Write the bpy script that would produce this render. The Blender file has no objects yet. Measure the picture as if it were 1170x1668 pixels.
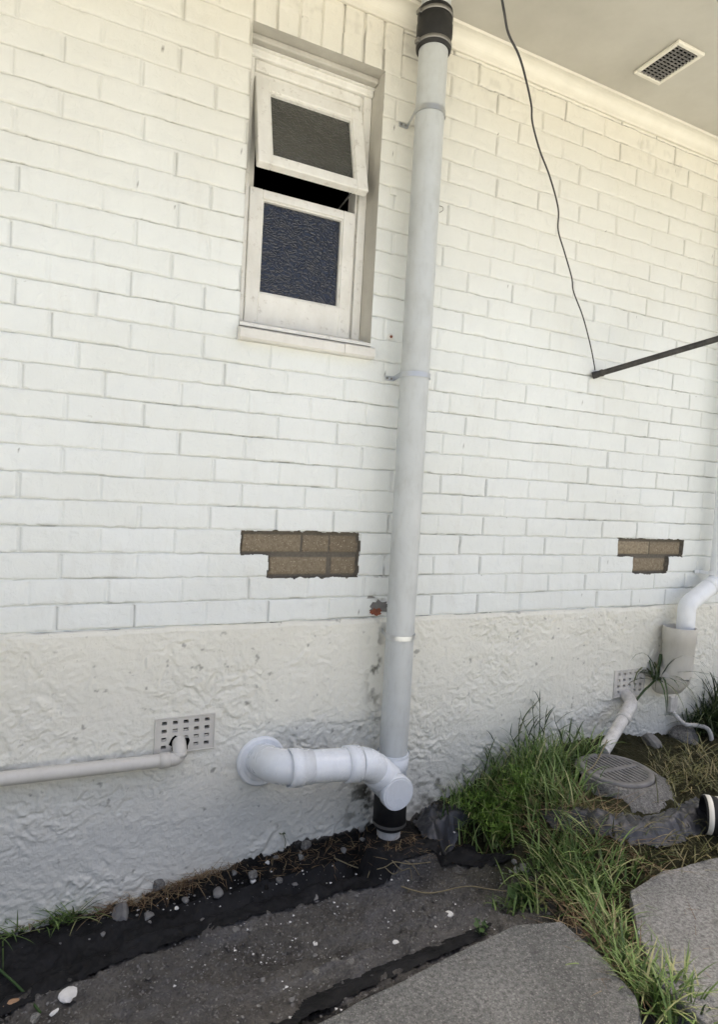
import bpy, math, random
import numpy as np
from mathutils import Vector, Matrix
random.seed(7)
rng = np.random.default_rng(11)
S = bpy.context.scene
COL = S.collection

# ------------------------------------------------------------------ camera, world, sun, exposure
CAM = np.array([0.12313, -2.23057, 0.51887])
YAW, PIT, ROL, FPX = 0.445261, -0.035689, 0.054664, 1011.12
PW, PH = 1170.0, 1668.0
_cy, _sy, _cp, _sp = math.cos(YAW), math.sin(YAW), math.cos(PIT), math.sin(PIT)
_f = np.array([_sy*_cp, _cy*_cp, _sp]); _r0 = np.array([_cy, -_sy, 0]); _u0 = np.cross(_r0, _f)
_r = math.cos(ROL)*_r0 + math.sin(ROL)*_u0
_u = -math.sin(ROL)*_r0 + math.cos(ROL)*_u0
cam_d = bpy.data.cameras.new('camera'); cam = bpy.data.objects.new('camera', cam_d); COL.objects.link(cam)
m = Matrix([[_r[i], _u[i], -_f[i], CAM[i]] for i in range(3)] + [[0, 0, 0, 1]])
cam.matrix_world = m
cam_d.sensor_fit = 'VERTICAL'; cam_d.sensor_height = 36.0; cam_d.lens = FPX/PH*36.0
cam_d.clip_start = 0.02; cam_d.clip_end = 2000
S.camera = cam

SUN_EL, SUN_AZ = math.radians(74), math.radians(52)      # azimuth clockwise from +Y (behind the house)
w = bpy.data.worlds.new('World'); S.world = w; w.use_nodes = True
nt = w.node_tree; nt.nodes.clear()
sky = nt.nodes.new('ShaderNodeTexSky'); sky.sky_type = 'NISHITA'; sky.sun_disc = False
sky.sun_elevation = SUN_EL; sky.sun_rotation = SUN_AZ; sky.air_density = 0.85; sky.dust_density = 10.0; sky.ozone_density = 0.5
bg = nt.nodes.new('ShaderNodeBackground'); bg.inputs[1].default_value = 0.145
ow = nt.nodes.new('ShaderNodeOutputWorld')
nt.links.new(sky.outputs[0], bg.inputs[0]); nt.links.new(bg.outputs[0], ow.inputs[0])
sd = bpy.data.lights.new('sun', 'SUN'); sd.energy = 2.2; sd.angle = math.radians(0.5); sd.color = (1, .975, .92)
so = bpy.data.objects.new('sun', sd); COL.objects.link(so)
sdir = Vector((math.sin(SUN_AZ)*math.cos(SUN_EL), math.cos(SUN_AZ)*math.cos(SUN_EL), math.sin(SUN_EL)))
so.rotation_euler = sdir.to_track_quat('Z', 'Y').to_euler(); so.location = (6, 12, 14)
S.view_settings.view_transform = 'Standard'; S.view_settings.look = 'None'
S.view_settings.exposure = 1.42; S.view_settings.gamma = 1.0
try:
    S.view_settings.use_curve_mapping = False
    S.cycles.use_denoising = True; S.cycles.max_bounces = 8; S.cycles.diffuse_bounces = 5
except Exception: pass

# ------------------------------------------------------------------ helpers
def ray(px, py): return _f*FPX + _r*(px-PW/2) - _u*(py-PH/2)
def on(px, py, **k):
    """the point at distance on the ray through a photo pixel lying on plane x=, y= or z="""
    (a, v), = k.items(); i = 'xyz'.index(a); d = ray(px, py); t = (v-CAM[i])/d[i]
    return CAM + d*t

def hash2(i, j, s=0):
    n = (i.astype(np.int64)*374761393 + j.astype(np.int64)*668265263 + s*1442695041) & 0x7fffffff
    n = ((n ^ (n >> 13))*1274126177) & 0x7fffffff
    return ((n ^ (n >> 16)) & 0xffffff)/float(0xffffff)
def vn(x, y, s=0):
    x = np.asarray(x, float); y = np.asarray(y, float)
    i = np.floor(x); j = np.floor(y); u = x-i; v = y-j
    u = u*u*u*(u*(u*6-15)+10); v = v*v*v*(v*(v*6-15)+10)
    a = hash2(i, j, s); b = hash2(i+1, j, s); c = hash2(i, j+1, s); d = hash2(i+1, j+1, s)
    return (a*(1-u)+b*u)*(1-v) + (c*(1-u)+d*u)*v
def fbm(x, y, s=0, o=4, g=.5):
    t = 0; a = 1.; n = 0
    x = np.asarray(x, float); y = np.asarray(y, float)
    for k in range(o):
        t = t + a*vn(x+17.3*k, y-9.1*k, s+k*7); n += a; a *= g
        x, y = (x*.8-y*.6)*2.03, (x*.6+y*.8)*2.03
    return t/n

def tag(o, label=None, cat=None, group=None, kind=None):
    if label: o['label'] = label
    if cat: o['category'] = cat
    if group: o['group'] = group
    if kind: o['kind'] = kind
    return o
def empty(name, loc=(0, 0, 0), label=None, cat=None, group=None):
    o = bpy.data.objects.new(name, None); COL.objects.link(o); o.location = loc
    o.empty_display_size = .05
    return tag(o, label, cat, group)

class MB:
    def __init__(s): s.v = []; s.f = []; s.sm = []; s.at = []; s.a = 0.0
    def add(s, vs, fs, smooth=True):
        b = len(s.v); s.v += [tuple(p) for p in vs]; s.f += [tuple(i+b for i in f) for f in fs]
        s.sm += [smooth]*len(fs); s.at += [s.a]*len(vs)
    def box(s, lo, hi, bev=0.0, M=None):
        (x0, y0, z0), (x1, y1, z1) = lo, hi
        c = np.array([(x0+x1)/2, (y0+y1)/2, (z0+z1)/2]); h = np.array([abs(x1-x0)/2, abs(y1-y0)/2, abs(z1-z0)/2])
        bev = min(bev, h.min()*.49)
        if bev <= 0:
            vs = [(sx, sy, sz) for sx in (-1, 1) for sy in (-1, 1) for sz in (-1, 1)]
            P = [c+h*np.array(q) for q in vs]
            F = [(0, 1, 3, 2), (4, 6, 7, 5), (0, 4, 5, 1), (2, 3, 7, 6), (0, 2, 6, 4), (1, 5, 7, 3)]
        else:
            P = []; idx = {}
            for sx in (-1, 1):
                for sy in (-1, 1):
                    for sz in (-1, 1):
                        q = np.array([sx, sy, sz])
                        for a in range(3):
                            e = h - bev; e = e.copy(); e[a] = h[a]
                            idx[(sx, sy, sz, a)] = len(P); P.append(c+q*e)
            F = []
            for a in range(3):
                b, d = (a+1) % 3, (a+2) % 3
                for sa in (-1, 1):
                    lst = []
                    for (sb, sd) in ((-1, -1), (1, -1), (1, 1), (-1, 1)):
                        q = [0, 0, 0]; q[a] = sa; q[b] = sb; q[d] = sd; lst.append(idx[(*q, a)])
                    F.append(tuple(lst if sa > 0 else lst[::-1]))
            for a in range(3):
                b, d = (a+1) % 3, (a+2) % 3
                for sb in (-1, 1):
                    for sd in (-1, 1):
                        def k(sa, w):
                            q = [0, 0, 0]; q[a] = sa; q[b] = sb; q[d] = sd; return idx[(*q, w)]
                        F.append((k(-1, b), k(1, b), k(1, d), k(-1, d)))
            for sx in (-1, 1):
                for sy in (-1, 1):
                    for sz in (-1, 1): F.append(tuple(idx[(sx, sy, sz, a)] for a in range(3)))
        if M is not None: P = [tuple(M @ Vector(p)) for p in P]
        s.add(P, F, False)
    def tube(s, pts, rad, seg=24, caps=True, smooth=True, hollow=0):
        pts = [Vector(p) for p in pts]; n = len(pts)
        rad = [rad]*n if np.isscalar(rad) else list(rad)
        T = []
        for i in range(n):
            a = pts[min(i+1, n-1)]-pts[max(i-1, 0)]; T.append(a.normalized())
        ref = Vector((0, 0, 1)) if abs(T[0].z) < .9 else Vector((1, 0, 0))
        N = (ref - T[0]*ref.dot(T[0])).normalized(); vs = []; fs = []
        for i in range(n):
            N = (N - T[i]*N.dot(T[i])).normalized(); B = T[i].cross(N)
            for k in range(seg):
                a = 2*math.pi*k/seg; vs.append(pts[i] + (N*math.cos(a)+B*math.sin(a))*rad[i])
        for i in range(n-1):
            for k in range(seg):
                k2 = (k+1) % seg; fs.append((i*seg+k, i*seg+k2, (i+1)*seg+k2, (i+1)*seg+k))
        s.add(vs, fs, smooth)
        if caps:
            s.add([vs[k] for k in range(seg)], [tuple(range(seg))[::-1]], False)
            s.add([vs[(n-1)*seg+k] for k in range(seg)], [tuple(range(seg))], False)
    def build(s, name, mat, parent=None, loc=None):
        me = bpy.data.meshes.new(name)
        if loc is None: loc = (0, 0, 0)
        L = np.array(loc)
        me.from_pydata([tuple(np.array(p)-L) for p in s.v], [], s.f)
        me.polygons.foreach_set('use_smooth', s.sm)
        if any(a != 0 for a in s.at):
            at = me.attributes.new('var', 'FLOAT', 'POINT'); at.data.foreach_set('value', s.at)
        me.materials.append(mat); me.validate(); me.update()
        o = bpy.data.objects.new(name, me); COL.objects.link(o)
        if parent: o.parent = parent; o.location = tuple(L-np.array(parent_loc(parent)))
        else: o.location = tuple(L)
        return o
def parent_loc(p):
    l = np.array(p.location)
    while p.parent: p = p.parent; l = l+np.array(p.location)
    return l
def bezier(P, n=12):
    P = [np.array(p, float) for p in P]; out = []
    for i in range(len(P)-1):
        p0 = P[max(i-1, 0)]; p1 = P[i]; p2 = P[i+1]; p3 = P[min(i+2, len(P)-1)]
        for k in range(n):
            t = k/n; out.append(.5*((2*p1)+(-p0+p2)*t+(2*p0-5*p1+4*p2-p3)*t*t+(-p0+3*p1-3*p2+p3)*t**3))
    out.append(P[-1]); return out
def fillet(P, r, n=10):
    """polyline with its corners rounded by radius-like distance r"""
    P = [np.array(p, float) for p in P]; out = [P[0]]
    for i in range(1, len(P)-1):
        a = P[i-1]-P[i]; b = P[i+1]-P[i]; a /= np.linalg.norm(a); b /= np.linalg.norm(b)
        s = P[i]+a*r; e = P[i]+b*r
        for k in range(n+1):
            t = k/n; out.append((1-t)**2*s+2*t*(1-t)*P[i]+t*t*e)
    out.append(P[-1]); return out
def grid_mesh(name, X, Y, Z, mat, keep=None, attrs=None, parent=None, mats=None, smooth=True, uvkeep=None):
    h, wd = X.shape
    co = np.stack([X, Y, Z], -1).reshape(-1, 3).astype(np.float32)
    i = np.arange(h*wd).reshape(h, wd)
    q = np.stack([i[:-1, :-1], i[:-1, 1:], i[1:, 1:], i[1:, :-1]], -1).reshape(-1, 4)
    if keep is not None: q = q[keep.reshape(-1)]
    used = np.zeros(h*wd, bool); used[q.reshape(-1)] = True
    re = np.cumsum(used)-1; co = co[used]; q = re[q]
    me = bpy.data.meshes.new(name)
    me.vertices.add(len(co)); me.vertices.foreach_set('co', co.reshape(-1))
    me.loops.add(q.size); me.loops.foreach_set('vertex_index', q.reshape(-1).astype(np.int32))
    me.polygons.add(len(q)); me.polygons.foreach_set('loop_start', np.arange(0, q.size, 4, dtype=np.int32))
    try: me.polygons.foreach_set('loop_total', np.full(len(q), 4, np.int32))
    except Exception: pass
    me.update(calc_edges=True)
    me.polygons.foreach_set('use_smooth', np.full(len(q), smooth))
    for k, a in (attrs or {}).items():
        at = me.attributes.new(k, 'FLOAT', 'POINT'); at.data.foreach_set('value', a.reshape(-1)[used].astype(np.float32))
    me.materials.append(mat)
    o = bpy.data.objects.new(name, me); COL.objects.link(o)
    if parent: o.parent = parent
    return o

# ------------------------------------------------------------------ materials
class N:
    def __init__(s, name):
        s.m = bpy.data.materials.new(name); s.m.use_nodes = True; s.t = s.m.node_tree; s.t.nodes.clear()
        s.o = s.t.nodes.new('ShaderNodeOutputMaterial'); s.b = s.t.nodes.new('ShaderNodeBsdfPrincipled')
        s.t.links.new(s.b.outputs[0], s.o.inputs[0]); s.co = s.t.nodes.new('ShaderNodeTexCoord').outputs['Object']
    def link(s, a, b): s.t.links.new(a, b)
    def set(s, sock, v):
        if isinstance(v, bpy.types.NodeSocket): s.link(v, sock)
        elif isinstance(v, (tuple, list)) and len(v) == 3 and sock.type == 'RGBA': sock.default_value = (*v, 1)
        else: sock.default_value = v
    def P(s, k, v): s.set(s.b.inputs[k], v)
    def map(s, scale=(1, 1, 1), rot=(0, 0, 0), src=None):
        n = s.t.nodes.new('ShaderNodeMapping'); n.inputs['Scale'].default_value = scale; n.inputs['Rotation'].default_value = rot
        s.link(src or s.co, n.inputs[0]); return n.outputs[0]
    def noise(s, scale, det=4, rough=.55, dist=0, vec=None, col=False):
        n = s.t.nodes.new('ShaderNodeTexNoise'); n.inputs['Scale'].default_value = scale; n.inputs['Detail'].default_value = det
        n.inputs['Roughness'].default_value = rough; n.inputs['Distortion'].default_value = dist
        s.link(vec or s.co, n.inputs['Vector']); return n.outputs['Color' if col else 'Fac']
    def vor(s, scale, feat='F1', vec=None, out='Distance', rnd=1):
        n = s.t.nodes.new('ShaderNodeTexVoronoi'); n.inputs['Scale'].default_value = scale; n.feature = feat
        n.inputs['Randomness'].default_value = rnd
        s.link(vec or s.co, n.inputs['Vector']); return n.outputs[out]
    def ramp(s, f, stops, interp='LINEAR'):
        n = s.t.nodes.new('ShaderNodeValToRGB'); cr = n.color_ramp; cr.interpolation = interp
        while len(cr.elements) < len(stops): cr.elements.new(.5)
        for e, (p, c) in zip(cr.elements, stops):
            e.position = p; e.color = (*(c if isinstance(c, (tuple, list)) else (c, c, c)), 1)
        s.link(f, n.inputs[0]); return n.outputs[0]
    def mix(s, f, a, b, mode='MIX'):
        n = s.t.nodes.new('ShaderNodeMix'); n.data_type = 'RGBA'; n.blend_type = mode
        s.set(n.inputs[0], f); s.set(n.inputs[6], a); s.set(n.inputs[7], b); return n.outputs[2]
    def math(s, op, a, b=0.0, c=None):
        n = s.t.nodes.new('ShaderNodeMath'); n.operation = op; s.set(n.inputs[0], a); s.set(n.inputs[1], b)
        if c is not None: s.set(n.inputs[2], c)
        return n.outputs[0]
    def attr(s, name):
        n = s.t.nodes.new('ShaderNodeAttribute'); n.attribute_name = name; return n.outputs['Fac']
    def sep(s, v=None):
        n = s.t.nodes.new('ShaderNodeSeparateXYZ'); s.link(v or s.co, n.inputs[0]); return n.outputs
    def bump(s, h, strength=1, dist=.001, prev=None):
        n = s.t.nodes.new('ShaderNodeBump'); n.inputs['Strength'].default_value = strength; n.inputs['Distance'].default_value = dist
        s.link(h, n.inputs['Height'])
        if prev: s.link(prev, n.inputs['Normal'])
        s.link(n.outputs[0], s.b.inputs['Normal']); return n.outputs[0]

def plastic(name, col, dirt=(.35, .33, .29), amt=.25, rough=.38, scale=6, spec=.5):
    n = N(name)
    a = n.ramp(n.noise(scale, 6, .65, .4), [(.45, 0), (.8, 1)])
    b = n.ramp(n.noise(scale*9, 3, .6, vec=n.map((1, 1, .25))), [(.5, 0), (.75, 1)])
    f = n.math('MULTIPLY', n.math('ADD', n.math('MULTIPLY', a, .7), n.math('MULTIPLY', b, .4)), amt)
    n.P('Base Color', n.mix(f, col, dirt)); n.P('Roughness', n.math('ADD', n.math('MULTIPLY', a, .22), rough))
    n.P('Specular IOR Level', spec)
    n.bump(n.noise(scale*18, 2, .5), .25, .0006)
    return n.m
def wallpaint():
    n = N('painted_brick')
    z = n.sep()
    big = n.noise(1.3, 5, .6)
    base = n.mix(n.ramp(big, [(.35, 0), (.7, 1)]), (.77, .795, .775), (.71, .73, .705))
    brick = n.mix(n.attr('tone'), (1, 1, 1), (.975, .972, .96))
    base = n.mix(1.0, base, brick, 'MULTIPLY')
    # warm bounced light high up under the eave, put into the paint colour
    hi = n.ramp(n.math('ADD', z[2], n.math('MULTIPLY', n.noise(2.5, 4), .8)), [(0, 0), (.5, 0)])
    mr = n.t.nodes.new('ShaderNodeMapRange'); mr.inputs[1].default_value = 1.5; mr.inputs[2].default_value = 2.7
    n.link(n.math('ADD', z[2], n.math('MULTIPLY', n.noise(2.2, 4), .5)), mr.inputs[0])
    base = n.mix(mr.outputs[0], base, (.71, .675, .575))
    # fine scuffs and specks of dirt
    sp = n.ramp(n.noise(55, 3, .6, vec=n.map((1, 1, 1.6))), [(.66, 0), (.72, 1)])
    spz = n.ramp(n.noise(3.1, 3, .6), [(.52, 0), (.68, 1)])
    base = n.mix(n.math('MULTIPLY', n.math('MULTIPLY', sp, spz), .35), base, (.33, .30, .25))
    st = n.ramp(n.noise(7, 5, .7, vec=n.map((1.6, 1, .35))), [(.56, 0), (.8, 1)])
    base = n.mix(n.math('MULTIPLY', st, .28), base, (.52, .49, .43))
    base = n.mix(n.attr('chip'), base, (.13, .115, .095))
    n.P('Base Color', base); n.P('Roughness', .55); n.P('Specular IOR Level', .35)
    b1 = n.bump(n.noise(24, 8, .68, .5), .9, .006)
    n.bump(n.noise(190, 2, .5, vec=n.map((1, 1, 1.5))), .3, .0008, b1)
    return n.m
def plinthmat():
    n = N('textured_render')
    z = n.sep()
    base = n.mix(n.ramp(n.noise(2.0, 5, .6), [(.35, 0), (.7, 1)]), (.79, .775, .69), (.725, .71, .625))
    lo = n.t.nodes.new('ShaderNodeMapRange'); lo.inputs[1].default_value = -.45; lo.inputs[2].default_value = -1.1
    n.link(n.math('ADD', z[2], n.math('MULTIPLY', n.math('SUBTRACT', n.noise(4, 5, .7), .5), .5)), lo.inputs[0])
    base = n.mix(n.math('MULTIPLY', lo.outputs[0], .22), base, (.50, .46, .38))
    base = n.mix(n.attr('chip'), base, (.06, .055, .035))
    sp = n.ramp(n.noise(60, 3, .6), [(.68, 0), (.74, 1)])
    base = n.mix(n.math('MULTIPLY', sp, .3), base, (.3, .28, .22))
    n.P('Base Color', base); n.P('Roughness', .7); n.P('Specular IOR Level', .25)
    b1 = n.bump(n.noise(85, 8, .72, .6), .9, .0042)
    n.bump(n.noise(260, 2, .5), .3, .0008, b1)
    return n.m
def barebrick():
    n = N('bare_brick')
    v = n.attr('bt'); mo = n.attr('mort')
    c = n.mix(v, (.19, .155, .105), (.34, .285, .195))
    c = n.mix(n.ramp(n.noise(60, 5, .7), [(.4, 0), (.75, 1)]), c, (.13, .095, .06))
    c = n.mix(n.ramp(n.noise(180, 2, .5), [(.62, 0), (.7, 1)]), c, (.42, .36, .26))
    mc = n.mix(n.noise(90, 4, .6), (.07, .06, .045), (.17, .15, .12))
    c = n.mix(mo, c, mc)
    n.P('Base Color', c); n.P('Roughness', .9); n.bump(n.noise(120, 5, .65), .8, .004)
    return n.m
def simple(name, c1, c2, scale=8, rough=.6, bs=60, bd=.001, spec=.4, metal=0, st=.5, dist=0):
    n = N(name)
    n.P('Base Color', n.mix(n.ramp(n.noise(scale, 6, .65, dist), [(.35, 0), (.7, 1)]), c1, c2)); n.P('Roughness', rough)
    n.P('Specular IOR Level', spec); n.P('Metallic', metal); n.bump(n.noise(bs, 5, .6), st, bd); return n.m
def woodpaint():
    n = N('aged_window_paint')
    c = n.mix(n.ramp(n.noise(9, 6, .7, vec=n.map((1, 1, .5))), [(.38, 0), (.72, 1)]), (.80, .79, .74), (.68, .66, .60))
    c = n.mix(n.math('MULTIPLY', n.ramp(n.noise(30, 5, .7), [(.58, 0), (.72, 1)]), .5), c, (.30, .26, .20))
    n.P('Base Color', c); n.P('Roughness', .5); n.bump(n.noise(50, 5, .6), .5, .0015); return n.m
def glassmat(name, c1, c2):
    n = N(name)
    v = n.map((1, .2, 1.0)); wv = n.noise(16, 2, .5, vec=v, col=True)
    vm = n.t.nodes.new('ShaderNodeVectorMath'); vm.operation = 'MULTIPLY_ADD'
    n.link(wv, vm.inputs[0]); vm.inputs[1].default_value = (.06, .06, .06); n.link(v, vm.inputs[2])
    d = n.vor(62, 'DISTANCE_TO_EDGE', vec=n.map((.75, 1, 1.2), src=vm.outputs[0])); r = n.ramp(d, [(0, 0), (.12, .55), (.35, 1)])
    z = n.sep()
    n.P('Base Color', n.mix(n.noise(3, 2), c1, c2)); n.P('Roughness', .16); n.P('Specular IOR Level', .6); n.P('Coat Weight', .3)
    n.bump(n.math('ADD', r, n.math('MULTIPLY', n.noise(35, 3), .5)), .8, .0026); return n.m
def soilmat():
    n = N('soil')
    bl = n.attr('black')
    c = n.mix(n.ramp(n.noise(5, 6, .7, .3), [(.35, 0), (.7, 1)]), (.085, .080, .072), (.21, .20, .18))
    c = n.mix(n.ramp(n.noise(60, 4, .7), [(.5, 0), (.75, 1)]), c, (.16, .15, .135))
    c = n.mix(n.math('MULTIPLY', n.ramp(n.noise(2.6, 5, .6, .6, vec=n.map((1, 2.2, 1))), [(.45, 0), (.62, 1)]), .55), c, (.20, .20, .205))
    g = n.vor(170, 'F1', out='Color'); gs = n.sep(g)
    c = n.mix(n.math('GREATER_THAN', gs[0], .93), c, (.26, .25, .235))
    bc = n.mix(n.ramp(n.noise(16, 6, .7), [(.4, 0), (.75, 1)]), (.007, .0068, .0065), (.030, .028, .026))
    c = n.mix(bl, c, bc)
    gr = n.attr('green')
    c = n.mix(gr, c, n.mix(n.noise(30, 5, .7), (.022, .028, .010), (.07, .06, .03)))
    n.P('Base Color', c); n.P('Roughness', n.math('SUBTRACT', .95, n.math('MULTIPLY', bl, .1))); n.P('Specular IOR Level', .2)
    b1 = n.bump(n.noise(34, 9, .75), 1, .03)
    n.bump(n.vor(110), .8, .006, b1); return n.m
def concretemat(name='concrete', c1=(.150, .153, .142), c2=(.265, .268, .248)):
    n = N(name)
    c = n.mix(n.ramp(n.noise(3.5, 6, .65, .3), [(.35, 0), (.7, 1)]), c1, c2)
    g = n.sep(n.vor(330, 'F1', out='Color'))
    c = n.mix(n.math('MULTIPLY', n.math('GREATER_THAN', g[0], .84), .5), c, (.42, .405, .37))
    c = n.mix(n.math('MULTIPLY', n.math('LESS_THAN', g[1], .16), .35), c, (.07, .066, .06))
    c = n.mix(n.math('MULTIPLY', n.ramp(n.noise(85, 5, .75), [(.40, 0), (.66, 1)]), .75), c, (.05, .05, .046))
    c = n.mix(n.math('MULTIPLY', n.ramp(n.noise(9, 7, .75), [(.55, 0), (.72, 1)]), .6), c, (.09, .085, .075))
    n.P('Base Color', c); n.P('Roughness', .9); n.P('Specular IOR Level', .25)
    c = n.mix(n.math('MULTIPLY', n.ramp(n.noise(1.6, 5, .6, 1.2, vec=n.map((1, 3, 1), (0, 0, .9))), [(.52, 0), (.68, 1)]), .35), c, (.46, .44, .41))
    b1 = n.bump(n.noise(24, 10, .75), 1, .014)
    n.bump(n.vor(240), .6, .003, b1); return n.m
def bladesmat(name, stops, rough=.5):
    n = N(name); n.P('Base Color', n.ramp(n.attr('var'), stops)); n.P('Roughness', rough); n.P('Specular IOR Level', .35)
    return n.m
def metal(name, c, rough=.35, m=1.0):
    n = N(name); n.P('Base Color', n.mix(n.noise(40, 5, .6), c, tuple(q*.85 for q in c))); n.P('Metallic', m)
    n.P('Roughness', n.math('ADD', n.math('MULTIPLY', n.noise(60, 4), .1), rough)); n.bump(n.noise(90, 2), .15, .0003); return n.m

M = dict(
    wall=wallpaint(), plinth=plinthmat(), bare=barebrick(), wood=woodpaint(),
    reveal=simple('reveal_paint', (.52, .50, .44), (.42, .40, .35), 7, .6, 60, .002),
    sill=simple('sill_paint', (.74, .725, .68), (.60, .58, .53), 10, .55, 50, .002),
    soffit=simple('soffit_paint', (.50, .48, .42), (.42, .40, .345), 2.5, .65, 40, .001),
    cornice=simple('cornice_paint', (.72, .69, .60), (.62, .59, .50), 4, .5, 60, .001),
    gup=glassmat('textured_glass', (.030, .031, .027), (.060, .060, .050)),
    glo=glassmat('rippled_glass', (.004, .007, .017), (.008, .012, .026)),  # blue of the reflection in the pane is put into the base colour
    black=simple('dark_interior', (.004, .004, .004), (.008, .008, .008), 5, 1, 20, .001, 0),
    grey=plastic('grey_plastic', (.50, .52, .515), (.30, .30, .27), .55, .34),
    fit=plastic('new_plastic', (.70, .73, .76), (.45, .44, .40), .35, .27, 8),
    white=plastic('white_plastic', (.80, .82, .83), (.32, .30, .26), .25, .35, 9),
    dirtyw=plastic('dirty_white_plastic', (.62, .60, .56), (.16, .15, .12), .8, .5, 14),
    cream=plastic('painted_pipe', (.58, .56, .51), (.40, .37, .31), .5, .45, 9),
    rubber=simple('rubber', (.012, .012, .012), (.025, .024, .023), 20, .55, 90, .0008, .35),
    zinc=metal('galvanised', (.62, .64, .66), .34, 1.0), dull=metal('worn_steel', (.32, .31, .29), .5),
    iron=simple('weathered_iron', (.035, .034, .032), (.085, .08, .073), 30, .6, 130, .002, .4, .3),
    cable=simple('cable_sheath', (.022, .02, .02), (.05, .045, .04), 60, .5, 200, .0006),
    soil=soilmat(), conc=concretemat(), conc2=concretemat('pale_concrete', (.27, .27, .25), (.40, .395, .37)),
    gully=concretemat('weathered_cement', (.20, .195, .18), (.31, .30, .275)),
    bounce_mat=simple('pale_bounce_ground', (.455, .46, .415), (.405, .41, .365), .6, .9, 30, .004),
    grate=simple('old_grate', (.14, .135, .125), (.22, .21, .20), 20, .65, 90, .002),
    stone=simple('grey_stone', (.13, .125, .118), (.22, .215, .20), 25, .85, 60, .004),
    chip=simple('paint_flake', (.70, .69, .66), (.55, .54, .50), 30, .7, 90, .002),
    terra=simple('terracotta_piece', (.30, .17, .09), (.42, .28, .17), 30, .85, 70, .003),
    memb=simple('black_membrane', (.004, .004, .0042), (.016, .016, .017), 11, .7, 40, .008, .22),
    sheet=simple('black_plastic_sheet', (.020, .021, .023), (.050, .052, .058), 9, .42, 35, .006, .5),
    rot=simple('dark_timber', (.020, .019, .018), (.04, .038, .034), 15, .8, 60, .005),
    redb=simple('red_brick_scar', (.26, .085, .045), (.16, .06, .04), 60, .95, 100, .004),
    twig=simple('dry_root', (.26, .22, .13), (.16, .13, .075), 40, .8, 120, .001),
    roof=simple('roof_tile', (.12, .06, .045), (.08, .045, .035), 4, .8, 40, .004),
    grass=bladesmat('grass_green', [(0, (.035, .065, .016)), (.4, (.095, .16, .035)), (.8, (.18, .26, .075)), (1, (.38, .35, .18))]),
    lush=bladesmat('weed_green', [(0, (.070, .13, .016)), (.6, (.13, .24, .030)), (1, (.20, .31, .06))]),
    dark=bladesmat('dark_grass', [(0, (.025, .042, .013)), (.7, (.055, .09, .028)), (1, (.14, .15, .07))]),
    dry=bladesmat('dry_grass', [(0, (.09, .055, .03)), (.5, (.20, .13, .07)), (1, (.33, .26, .15))], .75),
    olive=bladesmat('olive_grass', [(0, (.065, .065, .022)), (.5, (.12, .125, .042)), (1, (.30, .24, .12))]),
    leaf=bladesmat('broad_leaf', [(0, (.025, .055, .015)), (1, (.06, .11, .03))]),
)
C = .086; B = .24
WX0, WX1, WZ0, WZ1 = .670, 1.197, 1.045, 25*C

# ------------------------------------------------------------------ house
house = empty('house', (0, 0, 0), 'white painted brick house wall above a rough rendered base, seen under its eave', 'house')

def axis(lo, hi, step, fine):
    """grid lines: coarse outside, finer inside the given spans"""
    xs = [lo]
    while xs[-1] < hi:
        x = xs[-1]; st = .03
        for a, b, s2 in fine:
            if a <= x < b: st = min(st, s2)
        xs.append(min(x+st, hi))
    return np.array(xs)
xs = axis(-5, 8, .03, [(-1.0, 4.3, .0042), (.70, 1.25, .0026), (2.6, 3.16, .0026)])
xs = np.unique(np.concatenate([xs, [WX0, WX1]]).round(5))
vv = [-.0048, -.003, -.001, .001, .003, .0042, .0055, .008, .014, .028, .043, .058, .072, .0780]
zs = np.array([j*C+v for j in range(0, 30) for v in vv if j*C+v > 0] + [WZ0, WZ1, 30*C])
zs = np.unique(zs.round(5))
XX, ZZ = np.meshgrid(xs, zs)
rowoff = {}
for j in range(-1, 32):
    if j < 10: o = 0.0 if j % 2 else .5
    elif j == 10: o = .62
    else: o = .28 if j % 2 else .80
    rowoff[j] = (o + random.uniform(-.035, .035) + (.1 if j == 1 else 0))*B
offarr = np.array([rowoff[j] for j in range(-1, 32)])
# wobble of the bed joints
Zw = ZZ + .0022*(fbm(XX*5, np.floor(ZZ/C+.5)*3.7, 3, 3)-.5)*2 + .0012*(vn(XX*30, np.floor(ZZ/C+.5)*3.7, 5)-.5)*2
J = np.floor(Zw/C).astype(int); V = Zw-J*C
off = offarr[np.clip(J+1, 0, 32)]
U = (XX-off)/B + .05*(hash2(np.floor((XX-off)/B+.5), J, 31)-.5); K = np.floor(U); FU = (U-K)*B
du = np.minimum(FU, B-FU); Kp = np.floor(U+.5)
# soldier course over the window
sol = (XX > WX0-.002) & (XX < 1.274) & (ZZ > 25*C-.003) & (ZZ < 25*C+.235)
FS = (XX-WX0) % .0862; Ks = np.floor((XX-WX0)/.0862)
V = np.where(sol, np.minimum(ZZ-25*C, .04)+.0056, V); FU = np.where(sol, FS, FU)
du = np.where(sol, np.minimum(FS, .0862-FS), du); K = np.where(sol, Ks+900, K); Kp = np.where(sol, np.floor((XX-WX0)/.0862+.5)+900, Kp)
du = du + .0012*(vn(ZZ*60, Kp*3.1+J, 8)-.5)*2
rb = hash2(K, J, 4); rp = hash2(Kp, J, 9)
face = (hash2(K, J, 1)-.5)*.0022 + (FU/B-.5)*(hash2(K, J, 2)-.5)*.003 + (V/C-.5)*(hash2(K, J, 6)-.5)*.002
face = face + .0034*(fbm(XX*16, ZZ*18, 12, 4)-.5)*2
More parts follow.
